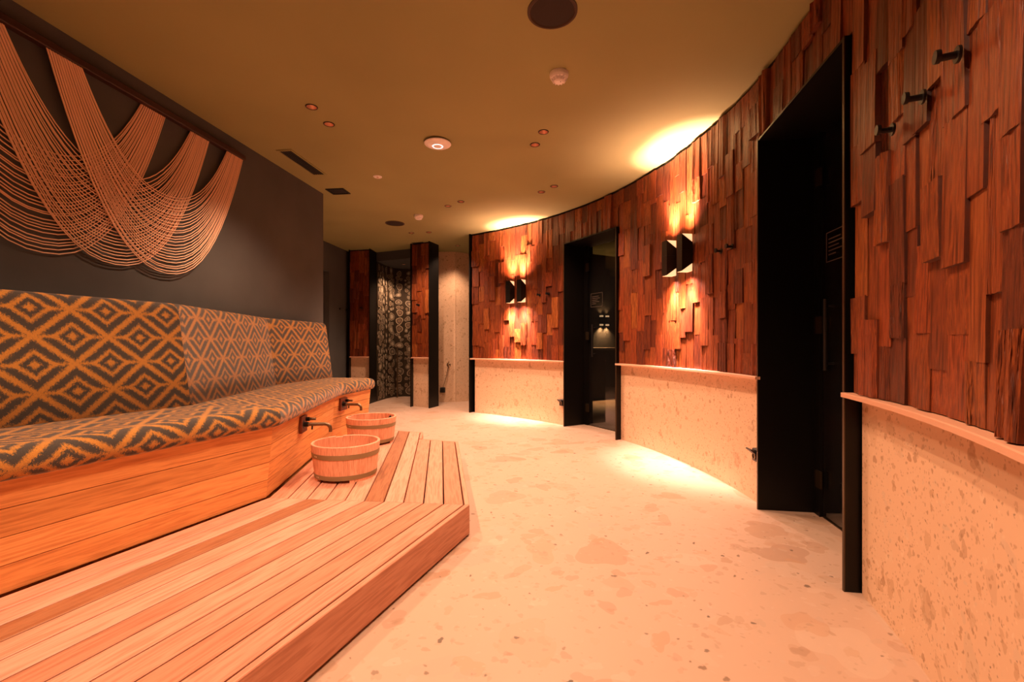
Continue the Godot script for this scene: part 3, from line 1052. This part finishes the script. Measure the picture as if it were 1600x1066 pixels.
# ------------------------------------------------------------------ deck, bench and cushions
const DIR_A := Vector2(0.3429, 0.9394)
const DIR_B := Vector2(-0.1535, 0.9882)
const DIR_C := Vector2(0.1240, 0.9923)

func base_line() -> Array:
	var q1 := Vector2(-1.354, 2.52)
	var q2 := q1 + DIR_B * 1.498
	return [q1 - DIR_A * 2.1, q1, q2, q2 + DIR_C * 0.725]

# where the line p + s*d meets the line q + t*e
func meet(p: Vector2, d: Vector2, q: Vector2, e: Vector2) -> Vector2:
	return p + d * ((q - p).cross(e) / d.cross(e))

func make_deck() -> void:
	var q := base_line()
	var top := 0.162
	var long_line := [q[1] - DIR_A * 2.9, q[1], q[1] + DIR_B * 4.0]
	var root := thing("wooden_deck", "low wooden plank deck bending along the bench, holding two buckets", "deck", Vector3(-0.9, 0, 2.4))
	var across := Vector2(DIR_A.y, -DIR_A.x)
	var e1 := Vector2(-0.474, 3.994)
	var e2 := Vector2(-0.893, 4.434)
	var cut := func(lo: Array, hi: Array, e: Vector2) -> Array:   # the far leg of a board, mitred at the bend and cut square to the near leg
		return [lo[1], hi[1], meet(hi[1], DIR_B, e, across), meet(lo[1], DIR_B, e, across)]
	var edges := [1.10, 1.074]
	for j in 11:
		var hi_d := 1.074 - 0.1055 * j - 0.007
		var lo_d := maxf(1.074 - 0.1055 * (j + 1), -0.01)
		if hi_d - lo_d < 0.03: continue
		var hi := offset_line(long_line, hi_d)
		var lo := offset_line(long_line, lo_d)
		for leg in 2:
			var m := mb()
			var poly: Array
			if leg == 0:
				poly = [lo[0], hi[0], hi[1] - DIR_A * 0.0012, lo[1] - DIR_A * 0.0012]
			else:
				poly = cut.call(lo, hi, e1 if j < 3 else e2)
				poly[0] += DIR_B * 0.0012
				poly[1] += DIR_B * 0.0012
				poly[2] -= DIR_B * 0.03
				poly[3] -= DIR_B * 0.03
			m.prism(poly, top - 0.028, top, 0.0025, p3(DIR_A if leg == 0 else DIR_B, 0))
			var tone: int = [0, 2, 0, 1, 2, 3, 1, 4, 3, 3, 0][j] if leg == 0 else [2, 1, 0, 3, 4, 3, 1, 3, 3, 1, 0][j]
			part(m, "plank", M.deck[tone], root)
	# upright edge boards
	var o := offset_line(long_line, 1.10)
	var i := offset_line(long_line, 1.074)
	var rims := [[[i[0], o[0], o[1], i[1]], DIR_A]]
	rims.append([[i[1], o[1], meet(o[1], DIR_B, e1, across), meet(i[1], DIR_B, e1, across)], DIR_B])
	var step := 1.074 - 0.1055 * 3
	var so := offset_line(long_line, step)
	var si := offset_line(long_line, step - 0.0)
	var so2 := offset_line(long_line, step + 0.024)
	rims.append([[meet(i[1], DIR_B, e1, across), meet(so2[1], DIR_B, e1, across), meet(so2[1], DIR_B, e1, across) - DIR_B * 0.028, meet(i[1], DIR_B, e1, across) - DIR_B * 0.028], across])
	rims.append([[meet(so[1], DIR_B, e1, across) + DIR_B * 0.001, meet(so2[1], DIR_B, e1, across) + DIR_B * 0.001, meet(so2[1], DIR_B, e2, across), meet(so[1], DIR_B, e2, across)], DIR_B])
	var inn := offset_line(long_line, 0.0)
	rims.append([[meet(so[1], DIR_B, e2, across), meet(inn[1], DIR_B, e2, across), meet(inn[1], DIR_B, e2, across) - DIR_B * 0.028, meet(so[1], DIR_B, e2, across) - DIR_B * 0.028], across])
	for k in rims.size():
		var m := mb()
		m.prism(rims[k][0], 0.012, top, 0.0025, p3(rims[k][1], 0))
		part(m, "edge_board", M.deck[[0, 1, 1, 1, 1][k]], root)
	# dark carcass below the boards
	var u := offset_line(long_line, 1.06)
	var n := offset_line(long_line, -0.02)
	var m := mb()
	m.prism([n[0], u[0], u[1], n[1]], 0, top - 0.07)
	m.prism([n[1], u[1], meet(u[1], DIR_B, e1 - DIR_B * 0.04, across), meet(n[1], DIR_B, e1 - DIR_B * 0.04, across)], 0, top - 0.07)
	var u2 := offset_line(long_line, step - 0.03)
	m.prism([meet(n[1], DIR_B, e1 - DIR_B * 0.04, across), meet(u2[1], DIR_B, e1 - DIR_B * 0.04, across), meet(u2[1], DIR_B, e2 - DIR_B * 0.04, across), meet(n[1], DIR_B, e2 - DIR_B * 0.04, across)], 0, top - 0.07)
	part(m, "joist_frame", M.shadow_gap, root)

func make_bench() -> void:
	var q := base_line()
	var root := thing("bench", "long angled bench base of horizontal light wood planks", "bench", Vector3(-1.9, 0, 2.6))
	var y0 := 0.165
	var rows := 4
	var rh := (0.556 - y0) / rows
	for seg in 3:
		var L := p3([DIR_A, DIR_B, DIR_C][seg], 0)
		for k in rows:
			var ya := y0 + rh * k
			var yb := y0 + rh * (k + 1) - 0.003
			var d0 := 0.0375 * (ya - y0) / 0.391
			var d1 := 0.0375 * (yb - y0) / 0.391
			var m := mb()
			var fa := offset_line(q, d0)
			var fb := offset_line(q, d1)
			var ba := offset_line(q, d0 - 0.025)
			var bb := offset_line(q, d1 - 0.025)
			m.hexa([p3(fa[seg], ya), p3(fa[seg + 1], ya), p3(ba[seg + 1], ya), p3(ba[seg], ya)], [p3(fb[seg], yb), p3(fb[seg + 1], yb), p3(bb[seg + 1], yb), p3(bb[seg], yb)], L)
			part(m, "plank", M.bench[(seg + k * 2) % 3], root)
	# solid carcass behind the planks, up to the wall
	var c := mb()
	var i := offset_line(q, -0.027)
	c.prism([i[0], i[1], Vector2(-2.355, 2.52), Vector2(-2.585, 0.6)], 0, 0.553)
	c.prism([i[1], i[2], Vector2(-2.18, 3.99), Vector2(-2.355, 2.52)], 0, 0.553)
	c.prism([i[2], i[3], Vector2(-2.085, 4.79), Vector2(-2.18, 3.99)], 0, 0.553)
	part(c, "carcass", M.bench[1], root)
	var e := mb()
	e.prism([i[3], q[3], q[3] + DIR_C * 0.02, Vector2(-2.083, 4.81), Vector2(-2.083, 4.79)], 0.0, 0.553)
	part(e, "end_panel", M.bench[0], root)

# upholstery swept along one leg of a plan line; ends pulled in a little where panels meet
func cushion(line: Array, prof: Array, segs: Array, pull: float, called: String, label: String, at: Vector3, category: String, group: String) -> void:
	var m := MB.new()
	m.off = Vector2(rng.randf(), 0.0)
	var ring_pts := []                    # per profile point: plan points along the line
	var vlen := [0.0]
	for k in range(1, prof.size()):
		vlen.append(vlen[-1] + prof[k].distance_to(prof[k - 1]))
	var middle := Vector2.ZERO
	for p in prof: middle += p / prof.size()
	# stations: segment, fraction, squeeze
	var st := []
	for s in segs:
		var full: float = line[s].distance_to(line[s + 1])
		var first: bool = s == segs[0]
		var last: bool = s == segs[-1]
		if first:
			for e in [[0.0, 1.0], [0.006, 0.45], [0.018, 0.0]]: st.append([s, e[0] / full, e[1] * pull])
		var cuts := 6
		for k in range(1, cuts): st.append([s, float(k) / cuts, 0.0])
		if last:
			for e in [[0.018, 0.0], [0.006, 0.45], [0.0, 1.0]]: st.append([s, 1.0 - e[0] / full, e[1] * pull])
		else:
			st.append([s, 1.0, 0.0])
	var rings := []
	var run := 0.0
	var before := Vector2.ZERO
	for k in st.size():
		var s: int = st[k][0]
		var ring := []
		var foot: Vector2 = line[s].lerp(line[s + 1], st[k][1])
		if k > 0: run += foot.distance_to(before)
		before = foot
		var t: Vector2 = (line[s + 1] - line[s]).normalized()
		var nn := Vector2(t.y, -t.x)
		for j in prof.size():
			var pr: Vector2 = prof[j]
			if st[k][2] > 0.0:
				pr += (middle - pr).normalized() * st[k][2]
			var o := offset_line(line, pr.x)
			var w: Vector2 = o[s].lerp(o[s + 1], st[k][1])
			# normal of the profile
			var tp: Vector2 = (prof[(j + 1) % prof.size()] - prof[(j + prof.size() - 1) % prof.size()]).normalized()
			var pn := Vector2(tp.y, -tp.x)
			if pn.dot(prof[j] - middle) < 0: pn = -pn
			ring.append([p3(w, pr.y), p3(nn * pn.x, pn.y), Vector2(run, vlen[j])])
		rings.append(ring)
	for k in rings.size() - 1:
		for j in prof.size():
			var h := (j + 1) % prof.size()
			var f := [rings[k][j], rings[k + 1][j], rings[k + 1][h], rings[k][h]]
			var uv: Array = f.map(func(x): return x[2])
			if h == 0:
				uv[2].y = vlen[-1] + prof[-1].distance_to(prof[0])
				uv[3].y = uv[2].y
			m.quad(f.map(func(x): return x[0]), f.map(func(x): return x[1]), uv)
	for e in [0, rings.size() - 1]:
		var f: Array = rings[e].map(func(x): return x[0])
		var t: Vector2 = (line[1] - line[0]).normalized()
		var mid: Vector3 = Vector3.ZERO
		for x in f: mid += x / f.size()
		for j in f.size():
			m.face([f[j], f[(j + 1) % f.size()], mid], p3(t * (-1.0 if e == 0 else 1.0), 0), Vector3.UP)
	var root := thing(called, label, category, at, group)
	part(m, "upholstery", M.fabric, root)

func make_cushions() -> void:
	var q := base_line()
	var seat := [Vector2(-0.52, 0.556), Vector2(-0.2, 0.556), Vector2(0.062, 0.556), Vector2(0.078, 0.566), Vector2(0.088, 0.588), Vector2(0.09, 0.612), Vector2(0.083, 0.636), Vector2(0.068, 0.653), Vector2(0.045, 0.662), Vector2(0.0, 0.667), Vector2(-0.25, 0.667), Vector2(-0.52, 0.667)]
	cushion(q, seat, [0], 0.006, "seat_cushion", "long diamond patterned seat cushion on the near leg of the bench", Vector3(-1.8, 0.556, 1.2), "cushion", "")
	cushion(q, seat, [1, 2], 0.006, "seat_cushion", "diamond patterned seat cushion above the two taps, bending along the bench", Vector3(-1.6, 0.556, 3.8), "cushion", "")
	var b1 := Vector2(-1.782, 2.548)
	var b2 := b1 + DIR_B * 1.335
	var bl := [b1 - DIR_A * 1.78, b1, b2, b2 + DIR_C * 0.93]
	var back := [Vector2(-0.005, 0.668), Vector2(-0.035, 0.9), Vector2(-0.066, 1.16), Vector2(-0.073, 1.20), Vector2(-0.083, 1.222), Vector2(-0.10, 1.234), Vector2(-0.122, 1.236), Vector2(-0.145, 1.226), Vector2(-0.155, 1.2), Vector2(-0.13, 0.668)]
	var said := ["largest and nearest diamond patterned back cushion, left of the first seam", "brightly lit middle diamond patterned back cushion between the two seams", "shaded diamond patterned back cushion at the far end by wall corner"]
	for k in 3:
		cushion(bl, back, [k], 0.022, "back_cushion", said[k], p3(bl[k].lerp(bl[k + 1], 0.5), 0.668), "cushion", "patterned back cushions along the bench")

func make_tap(at: Vector2, y: float, dir: Vector2, label: String) -> void:
	# dir: out of the bench face
	var root := thing("bath_tap", label, "tap", p3(at, y), "taps on the bench front")
	var o := p3(dir.normalized(), 0)
	var s := p3(Vector2(dir.y, -dir.x).normalized(), 0)     # along the bench
	if s.z < 0: s = -s
	var c := p3(at, y)
	var b := mb()
	b.cbox(c + o * 0.0115, s, Vector3.UP, o, Vector3(0.062, 0.055, 0.01), 0.003, s)
	part(b, "wooden_plate", M.tap_plate, root)
	var r := mb()
	r.lathe([Vector2(0, 0.01), Vector2(0.035, 0.01), Vector2(0.035, 0.02), Vector2(0.02, 0.024), Vector2(0, 0.024)], c - s * 0.02, 20, o)
	part(r, "rosette", M.black, root)
	var sp := mb()
	var base := c - s * 0.02
	var pts := [base + o * 0.015]
	for k in 7:
		var w := PI / 2 * k / 6
		pts.append(base + o * (0.155 + 0.035 * sin(w)) - Vector3.UP * (0.035 * (1 - cos(w))))
	pts.append(pts[-1] - Vector3.UP * 0.018)
	sp.tube(pts, 0.0115, 12)
	part(sp, "spout", M.bronze, root)
	var co := mb()
	co.tube([base + o * 0.02, base + o * 0.05], 0.016, 14)
	part(co, "collar", M.black, root)
	var h := mb()
	var hb := c + s * 0.03 + Vector3.UP * 0.028
	h.tube([hb + o * 0.012, hb + o * 0.045], 0.014, 14)
	part(h, "valve", M.black, root)
	var hl := mb()
	hl.tube([hb + o * 0.04, hb + o * 0.085], 0.0095, 12)
	part(hl, "handle", M.bronze, root)
	var pin := mb()
	pin.tube([base + o * 0.075, base + o * 0.073 - Vector3.UP * 0.035], 0.0055, 8)
	part(pin, "diverter_pin", M.black, root)

func make_bucket(at: Vector2, turn: float, label: String, ring: bool) -> void:
	var y := 0.162
	var root := thing("wooden_bucket", label, "bucket", p3(at, y), "round stave buckets on the deck")
	var n := 26
	var hgt := 0.224
	var r0 := 0.186
	var r1 := 0.211
	var th := 0.017
	for k in n:
		var a0 := turn + TAU * k / n
		var a1 := turn + TAU * (k + 1) / n - 0.003
		var foot := 0.018 if (k % 13) in [3, 4, 5, 6, 7] else 0.0
		var up := hgt - (0.006 if k == 15 else 0.0)
		var m := mb()
		var cuts := 2
		var L := Vector3.UP
		for c in cuts:
			var w0 := lerpf(a0, a1, float(c) / cuts)
			var w1 := lerpf(a0, a1, float(c + 1) / cuts)
			var pt := func(w: float, h: float, ins: float) -> Vector3:
				var r := lerpf(r0, r1, h / hgt) - ins
				return Vector3(at.x + sin(w) * r, y + h, at.y + cos(w) * r)
			var o0 := Vector3(sin(w0), 0, cos(w0))
			var o1 := Vector3(sin(w1), 0, cos(w1))
			var uv := [Vector2(0, w0 * r1), Vector2(0, w1 * r1), Vector2(hgt, w1 * r1), Vector2(hgt, w0 * r1)]
			m.quad([pt.call(w0, foot, 0.0), pt.call(w1, foot, 0.0), pt.call(w1, up - 0.003, 0.0), pt.call(w0, up - 0.003, 0.0)], [o0, o1, o1, o0], uv)
			m.quad([pt.call(w0, foot, th), pt.call(w1, foot, th), pt.call(w1, up - 0.003, th), pt.call(w0, up - 0.003, th)], [-o0, -o1, -o1, -o0], uv)
			m.face([pt.call(w0, up, 0.003), pt.call(w1, up, 0.003), pt.call(w1, up, th - 0.003), pt.call(w0, up, th - 0.003)], Vector3.UP, o0)
			m.face([pt.call(w0, up - 0.003, 0.0), pt.call(w1, up - 0.003, 0.0), pt.call(w1, up, 0.003), pt.call(w0, up, 0.003)], (o0 + Vector3.UP).normalized(), o0)
			m.face([pt.call(w0, up - 0.003, th), pt.call(w1, up - 0.003, th), pt.call(w1, up, th - 0.003), pt.call(w0, up, th - 0.003)], (Vector3.UP - o0).normalized(), o0)
			m.face([pt.call(w0, foot, 0.0), pt.call(w1, foot, 0.0), pt.call(w1, foot, th), pt.call(w0, foot, th)], Vector3.DOWN, o0)
			if c == 0: m.face([pt.call(w0, foot, 0.0), pt.call(w0, foot, th), pt.call(w0, up - 0.003, th), pt.call(w0, up - 0.003, 0.0)], Vector3(-cos(w0), 0, sin(w0)), L)
			else: m.face([pt.call(w1, foot, 0.0), pt.call(w1, foot, th), pt.call(w1, up - 0.003, th), pt.call(w1, up - 0.003, 0.0)], Vector3(cos(w1), 0, -sin(w1)), L)
		part(m, "stave", M.stave[rng.randi() % 3], root)
	var d := mb()
	d.lathe([Vector2(0, 0.026), Vector2(r0 - th + 0.003, 0.026), Vector2(r0 - th + 0.004, 0.042), Vector2(0, 0.042)], p3(at, y), 32)
	part(d, "bottom", M.stave[1], root)
	for h in [[0.018, 0.045], [0.145, 0.174]]:
		var ra := lerpf(r0, r1, h[0] / hgt) + 0.0008
		var rb := lerpf(r0, r1, h[1] / hgt) + 0.0008
		var b := mb()
		b.lathe([Vector2(ra, h[0]), Vector2(ra + 0.0018, h[0]), Vector2(rb + 0.0018, h[1]), Vector2(rb, h[1])], p3(at, y), 52)
		var band := part(b, "hoop", M.hoop, root)
		for s in [-0.04, 0.04]:
			var rv := mb()
			var w: float = PI + 0.62 + s + 0.05
			var o := Vector3(sin(w), 0, cos(w))
			rv.lathe([Vector2(0.0045, 0), Vector2(0.003, 0.0025), Vector2(0, 0.003)], p3(at, y + (h[0] + h[1]) / 2) + o * ((ra + rb) / 2 + 0.0015), 8, o)
			part(rv, "rivet", M.rivet, band)
	if ring:
		var g := mb()
		var pts := []
		var w := 0.75
		var o := Vector3(sin(w), 0, cos(w))
		var s := Vector3(cos(w), 0, -sin(w))
		for k in 17:
			pts.append(p3(at, y + 0.178) + o * 0.183 + s * cos(TAU * k / 16) * 0.019 + Vector3.UP * sin(TAU * k / 16) * 0.019)
		g.tube(pts, 0.0038, 8, false)
		part(g, "ring_handle", M.black, root)
		var e := mb()
		e.cbox(p3(at, y + 0.197) + o * 0.187, s, Vector3.UP, o, Vector3(0.008, 0.01, 0.006), 0.002)
		part(e, "ring_plate", M.black, root)

# ------------------------------------------------------------------ yarn hanging
func on_left(z: float, out: float, y: float) -> Vector3:
	return Vector3(-2.667 + 0.12 * z + 0.9929 * out, y, z - 0.1191 * out)

func make_hanging() -> void:
	var root := thing("yarn_hanging", "pale yarn cords swagged in overlapping loops from a dark rod on grey wall", "wall hanging", on_left(2.67, 0.02, 2.5))
	var r := mb()
	var a := on_left(1.60, 0.03, 2.525)
	var b := on_left(3.735, 0.03, 2.525)
	r.cbox((a + b) / 2, (b - a).normalized(), Vector3.UP, Vector3(0.9929, 0, -0.1191), Vector3(a.distance_to(b) / 2, 0.02, 0.022), 0.004, (b - a).normalized())
	part(r, "rod", M.rod, root)
	for s in [1.62, 3.5]:
		var k := mb()
		var e := on_left(s, 0.006, 2.525)
		k.cbox(e, (b - a).normalized(), Vector3.UP, Vector3(0.9929, 0, -0.1191), Vector3(0.02, 0.015, 0.008), 0.002)
		part(k, "wall_bracket", M.black, root)
	var groups := [[1.62, 1.795], [1.98, 2.152], [2.314, 2.49], [2.851, 3.023], [3.217, 3.382], [3.546, 3.719]]
	var each := 26
	for g in 3:
		var lft: Array = groups[g]
		var rgt: Array = groups[g + 3]
		for k in each:
			var q := (k + 0.5) / each
			var z0 := lerpf(lft[1], lft[0], q) + rng.randf_range(-0.001, 0.001)
			var z1 := lerpf(rgt[0], rgt[1], q) + rng.randf_range(-0.001, 0.001)
			var sag := lerpf(0.50, 1.045, pow(q, 0.9)) + rng.randf_range(-0.006, 0.006)
			var pts := []
			var steps := 30
			for i in steps + 1:
				var t := float(i) / steps
				t = 0.5 - 0.5 * cos(PI * t) if i > 0 and i < steps else t
				var e := absf(2.0 * t - 1.0)
				var out := 0.012 + 0.011 * g + 0.003 * (k % 2)
				pts.append(on_left(lerpf(z0, z1, t), lerpf(out, out - 0.003, 1 - e), 2.508 - sag * (1.0 - pow(e, 2.25))))
			var m := MB.new()
			m.tube(pts, 0.0033, 5)
			part(m, "cord", M.cord, root)

# ------------------------------------------------------------------ ceiling fittings
func make_ceiling_things() -> void:
	var proto: Node3D
	for k in SPOTS.size():
		var s: Array = SPOTS[k]
		if k == 0:
			proto = Node3D.new()
			proto.name = numbered("recessed_downlight")
			add_child(proto)
			tag(proto, s[2], "downlight", "recessed copper downlights in the ceiling")
			proto.position = flip(Vector3(s[0], CEIL, s[1]))
			var ring := MB.new()
			ring.lathe([Vector2(0.0345, 0.0), Vector2(0.0345, -0.004), Vector2(0.040, -0.004), Vector2(0.042, 0.0)], Vector3.ZERO, 28)
			part(ring, "trim_ring", M.trim_ring, proto, true)
			var cone := MB.new()
			cone.lathe([Vector2(0.034, -0.002), Vector2(0.032, 0.012), Vector2(0.027, 0.026), Vector2(0.021, 0.034)], Vector3.ZERO, 28)
			part(cone, "copper_reflector", M.copper, proto, true)
			var lens := MB.new()
			lens.lathe([Vector2(0, 0.028), Vector2(0.012, 0.030), Vector2(0.021, 0.034), Vector2(0.021, 0.05), Vector2(0, 0.05)], Vector3.ZERO, 20)
			part(lens, "lens", M.lens, proto, true)
		else:
			dup(proto, Vector3(s[0], 2.5 if k == 10 else CEIL, s[1]), s[2])
		var o: Node3D = get_child(get_child_count() - 1)
		spot(Vector3(0, -0.012, 0), Vector3(0, -1, 0.0), POWER * [1.3, 1.3, 1.05, 1.0, 0.9, 0.9, 1.2, 1.2, 1.3, 1.3, 0.9, 0.8, 1.4, 1.4, 1.4, 1.4, 1.1][k], 58.0 if k < 2 else 62.0, 0.03, LAMP_FAR if k in [4, 5, 6, 7, 8, 9] else LAMP, o, 0.7)
	# big round speaker grille and its far twin
	for q in [[Vector2(0.2, 2.27), 0.124, "large dark round ceiling speaker close above the camera"], [Vector2(-1.59, 6.214), 0.128, "dark round ceiling speaker far off, before the square vent"]]:
		var root := thing("ceiling_speaker", q[2], "speaker", p3(q[0], CEIL))
		var r: float = q[1]
		var f := mb()
		f.lathe([Vector2(r - 0.018, -0.003), Vector2(r - 0.012, -0.009), Vector2(r, -0.006), Vector2(r, 0.0)], p3(q[0], CEIL), 40)
		part(f, "frame_ring", M.grille_frame, root)
		var g := mb()
		g.lathe([Vector2(0, -0.007), Vector2(r * 0.5, -0.006), Vector2(r - 0.016, -0.003), Vector2(r - 0.016, 0.0), Vector2(0, 0.0)], p3(q[0], CEIL), 40)
		part(g, "grille", M.dark_grille, root)
	for q in [[Vector2(0.287, 2.79), "white ribbed smoke detector nearest the camera, by the big speaker"], [Vector2(-1.19, 5.83), "white smoke detector far off, past the round speaker"]]:
		var c := p3(q[0], CEIL)
		var root := thing("smoke_detector", q[1], "detector", c)
		var b := mb()
		b.lathe([Vector2(0.057, 0), Vector2(0.058, -0.010), Vector2(0.056, -0.022), Vector2(0.049, -0.034)], c, 32)
		part(b, "base", M.white, root)
		var cap := mb()
		cap.lathe([Vector2(0.036, -0.034), Vector2(0.031, -0.050), Vector2(0.024, -0.057), Vector2(0, -0.059)], c, 28)
		cap.lathe([Vector2(0.049, -0.034), Vector2(0.036, -0.034)], c, 28)
		part(cap, "cap", M.white, root)
		for k in 12:
			var w := TAU * k / 12
			var o := Vector3(sin(w), 0, cos(w))
			var rb := mb()
			rb.cbox(c + o * 0.040 - Vector3.UP * 0.041, Vector3(cos(w), 0, -sin(w)), (Vector3.UP + o * 0.55).normalized(), (o - Vector3.UP * 0.55).normalized(), Vector3(0.0035, 0.012, 0.005), 0.001)
			part(rb, "rib", M.white, root)
		var led := mb()
		led.lathe([Vector2(0.003, 0), Vector2(0.002, -0.002), Vector2(0, -0.0025)], c + Vector3(0.008, -0.058, -0.012), 8)
		part(led, "indicator", M.black, root)
	# round wireless disc with glowing ring
	var c := Vector3(-0.606, CEIL, 3.73)
	var ap := thing("round_ceiling_sensor", "white saucer shaped ceiling unit with a glowing white ring", "sensor", c)
	var bs := mb()
	bs.lathe([Vector2(0.09, 0.0), Vector2(0.096, -0.008), Vector2(0.09, -0.012)], c, 40)
	part(bs, "back_plate", M.black, ap)
	var dm := mb()
	dm.lathe([Vector2(0.105, -0.010), Vector2(0.109, -0.016), Vector2(0.104, -0.022), Vector2(0.08, -0.031), Vector2(0.045, -0.037)], c, 48)
	dm.lathe([Vector2(0.0, -0.009), Vector2(0.105, -0.010)], c, 48)
	dm.lathe([Vector2(0.033, -0.0385), Vector2(0.0, -0.040)], c, 32)
	part(dm, "saucer", M.white, ap)
	var lr := mb()
	lr.lathe([Vector2(0.045, -0.037), Vector2(0.042, -0.040), Vector2(0.036, -0.040), Vector2(0.033, -0.0385)], c, 40)
	part(lr, "light_ring", M.led, ap)
	var d2 := thing("ceiling_cover", "small flat white disc on the ceiling between the sensor and vents", "cover", Vector3(-1.32, CEIL, 4.496))
	var dd := mb()
	dd.lathe([Vector2(0.042, 0), Vector2(0.042, -0.004), Vector2(0.036, -0.008), Vector2(0, -0.009)], Vector3(-1.32, CEIL, 4.496), 28)
	part(dd, "disc", M.white, d2)
	var d3 := mb()
	d3.lathe([Vector2(0.012, -0.008), Vector2(0.010, -0.012), Vector2(0, -0.0125)], Vector3(-1.32, CEIL, 4.496), 16)
	part(d3, "nub", M.copper, d2)
	# vents: frame, dark slot and slats
	for q in [[Vector2(-1.90, 4.16), Vector2(0.12, 0.9928), 0.27, 0.055, "long ceiling vent with dark slats along the grey wall"], [Vector2(-1.87, 4.92), Vector2(0.12, 0.9928), 0.07, 0.085, "small dark ceiling vent near the corner of the grey wall"], [Vector2(-1.50, 7.46), Vector2(0.3, 0.95), 0.085, 0.085, "square dark ceiling vent before the shingle pillar between the showers"]]:
		var t := p3(q[1].normalized(), 0)
		var s := Vector3(t.z, 0, -t.x)
		var at := p3(q[0], CEIL)
		var root := thing("ceiling_vent", q[4], "vent", at)
		var lw: float = q[2]
		var sw: float = q[3]
		var fr := mb()
		for e in [[lw + 0.015, 0.0, 1], [lw + 0.015, 0.0, -1]]:
			fr.cbox(at + s * (sw + 0.008) * e[2] - Vector3.UP * 0.004, t, Vector3.UP, s, Vector3(lw + 0.016, 0.005, 0.008), 0.002)
			fr.cbox(at + t * (lw + 0.008) * e[2] - Vector3.UP * 0.004, t, Vector3.UP, s, Vector3(0.008, 0.005, sw), 0.002)
		part(fr, "frame", M.plaster if lw > 0.2 else M.vent, root)
		var sl := mb()
		sl.cbox(at - Vector3.UP * 0.0005, t, Vector3.UP, s, Vector3(lw, 0.001, sw))
		part(sl, "slot", M.black, root)
		var cnt := 5 if lw > 0.2 else 7
		for k in cnt:
			var m := mb()
			m.cbox(at + s * (sw * (2.0 * (k + 0.5) / cnt - 1.0)) - Vector3.UP * 0.004, t, (Vector3.UP + s * 0.7).normalized(), (s - Vector3.UP * 0.7).normalized(), Vector3(lw - 0.002, 0.0035, 0.001))
			part(m, "slat", M.vent, root)

# ------------------------------------------------------------------ build
const POWER := 1.75

func _ready() -> void:
	rng.seed = 20240
	# camera: level, a wide lens shifted up by a hair
	var cam := Camera3D.new()
	cam.name = "camera"
	cam.projection = Camera3D.PROJECTION_FRUSTUM
	cam.near = 0.05
	cam.far = 60.0
	cam.size = 0.05 * 1066.0 / 715.0
	cam.frustum_offset = Vector2(0, 0.05 * 7.0 / 715.0)
	cam.position = Vector3(0, 1.0, 0)
	add_child(cam)
	cam.current = true
	var we := WorldEnvironment.new()
	we.name = "world"
	var env := Environment.new()
	env.background_mode = Environment.BG_COLOR
	env.background_color = Color(0, 0, 0)
	env.ambient_light_source = Environment.AMBIENT_SOURCE_DISABLED
	env.tonemap_mode = Environment.TONE_MAPPER_LINEAR
	env.tonemap_exposure = 0.545
	env.sdfgi_enabled = true
	env.ssao_enabled = true
	env.ssil_enabled = true
	we.environment = env
	add_child(we)
	make_materials()
	M.stone_cap = plain(Color(0.86, 0.66, 0.54), 0.5)
	M.sconce = plain(Color(0.13, 0.11, 0.09), 0.4, 0.5)
	M.tap_plate = plain(Color(0.42, 0.20, 0.10), 0.55)
	make_shingles()
	make_room()
	make_curved_wall()
	make_door(1, DOOR_A, "far tinted glass door in a deep black steel frame")
	make_door(2, DOOR_B, "near dark glass door in a tall black steel frame, with printed notice")
	make_pillars()
	make_showers()
	make_deck()
	make_bench()
	make_cushions()
	var q := base_line()
	make_tap(q[1] + DIR_B * 0.545 + Vector2(0.03, 0), 0.475, Vector2(DIR_B.y, -DIR_B.x), "dark metal tap on the bench front above the nearer bucket")
	make_tap(q[2] + DIR_C * 0.14 + Vector2(0.03, 0), 0.471, Vector2(DIR_C.y, -DIR_C.x), "dark metal tap on the bench front above the farther bucket")
	make_bucket(Vector2(-1.069, 2.95), 1.97, "nearer wooden stave bucket with two grey metal hoops", false)
	make_bucket(Vector2(-1.223, 3.98), 1.1, "farther wooden stave bucket with a black ring on its rim", true)
	make_hanging()
	make_wall_fittings()
	make_ceiling_things()
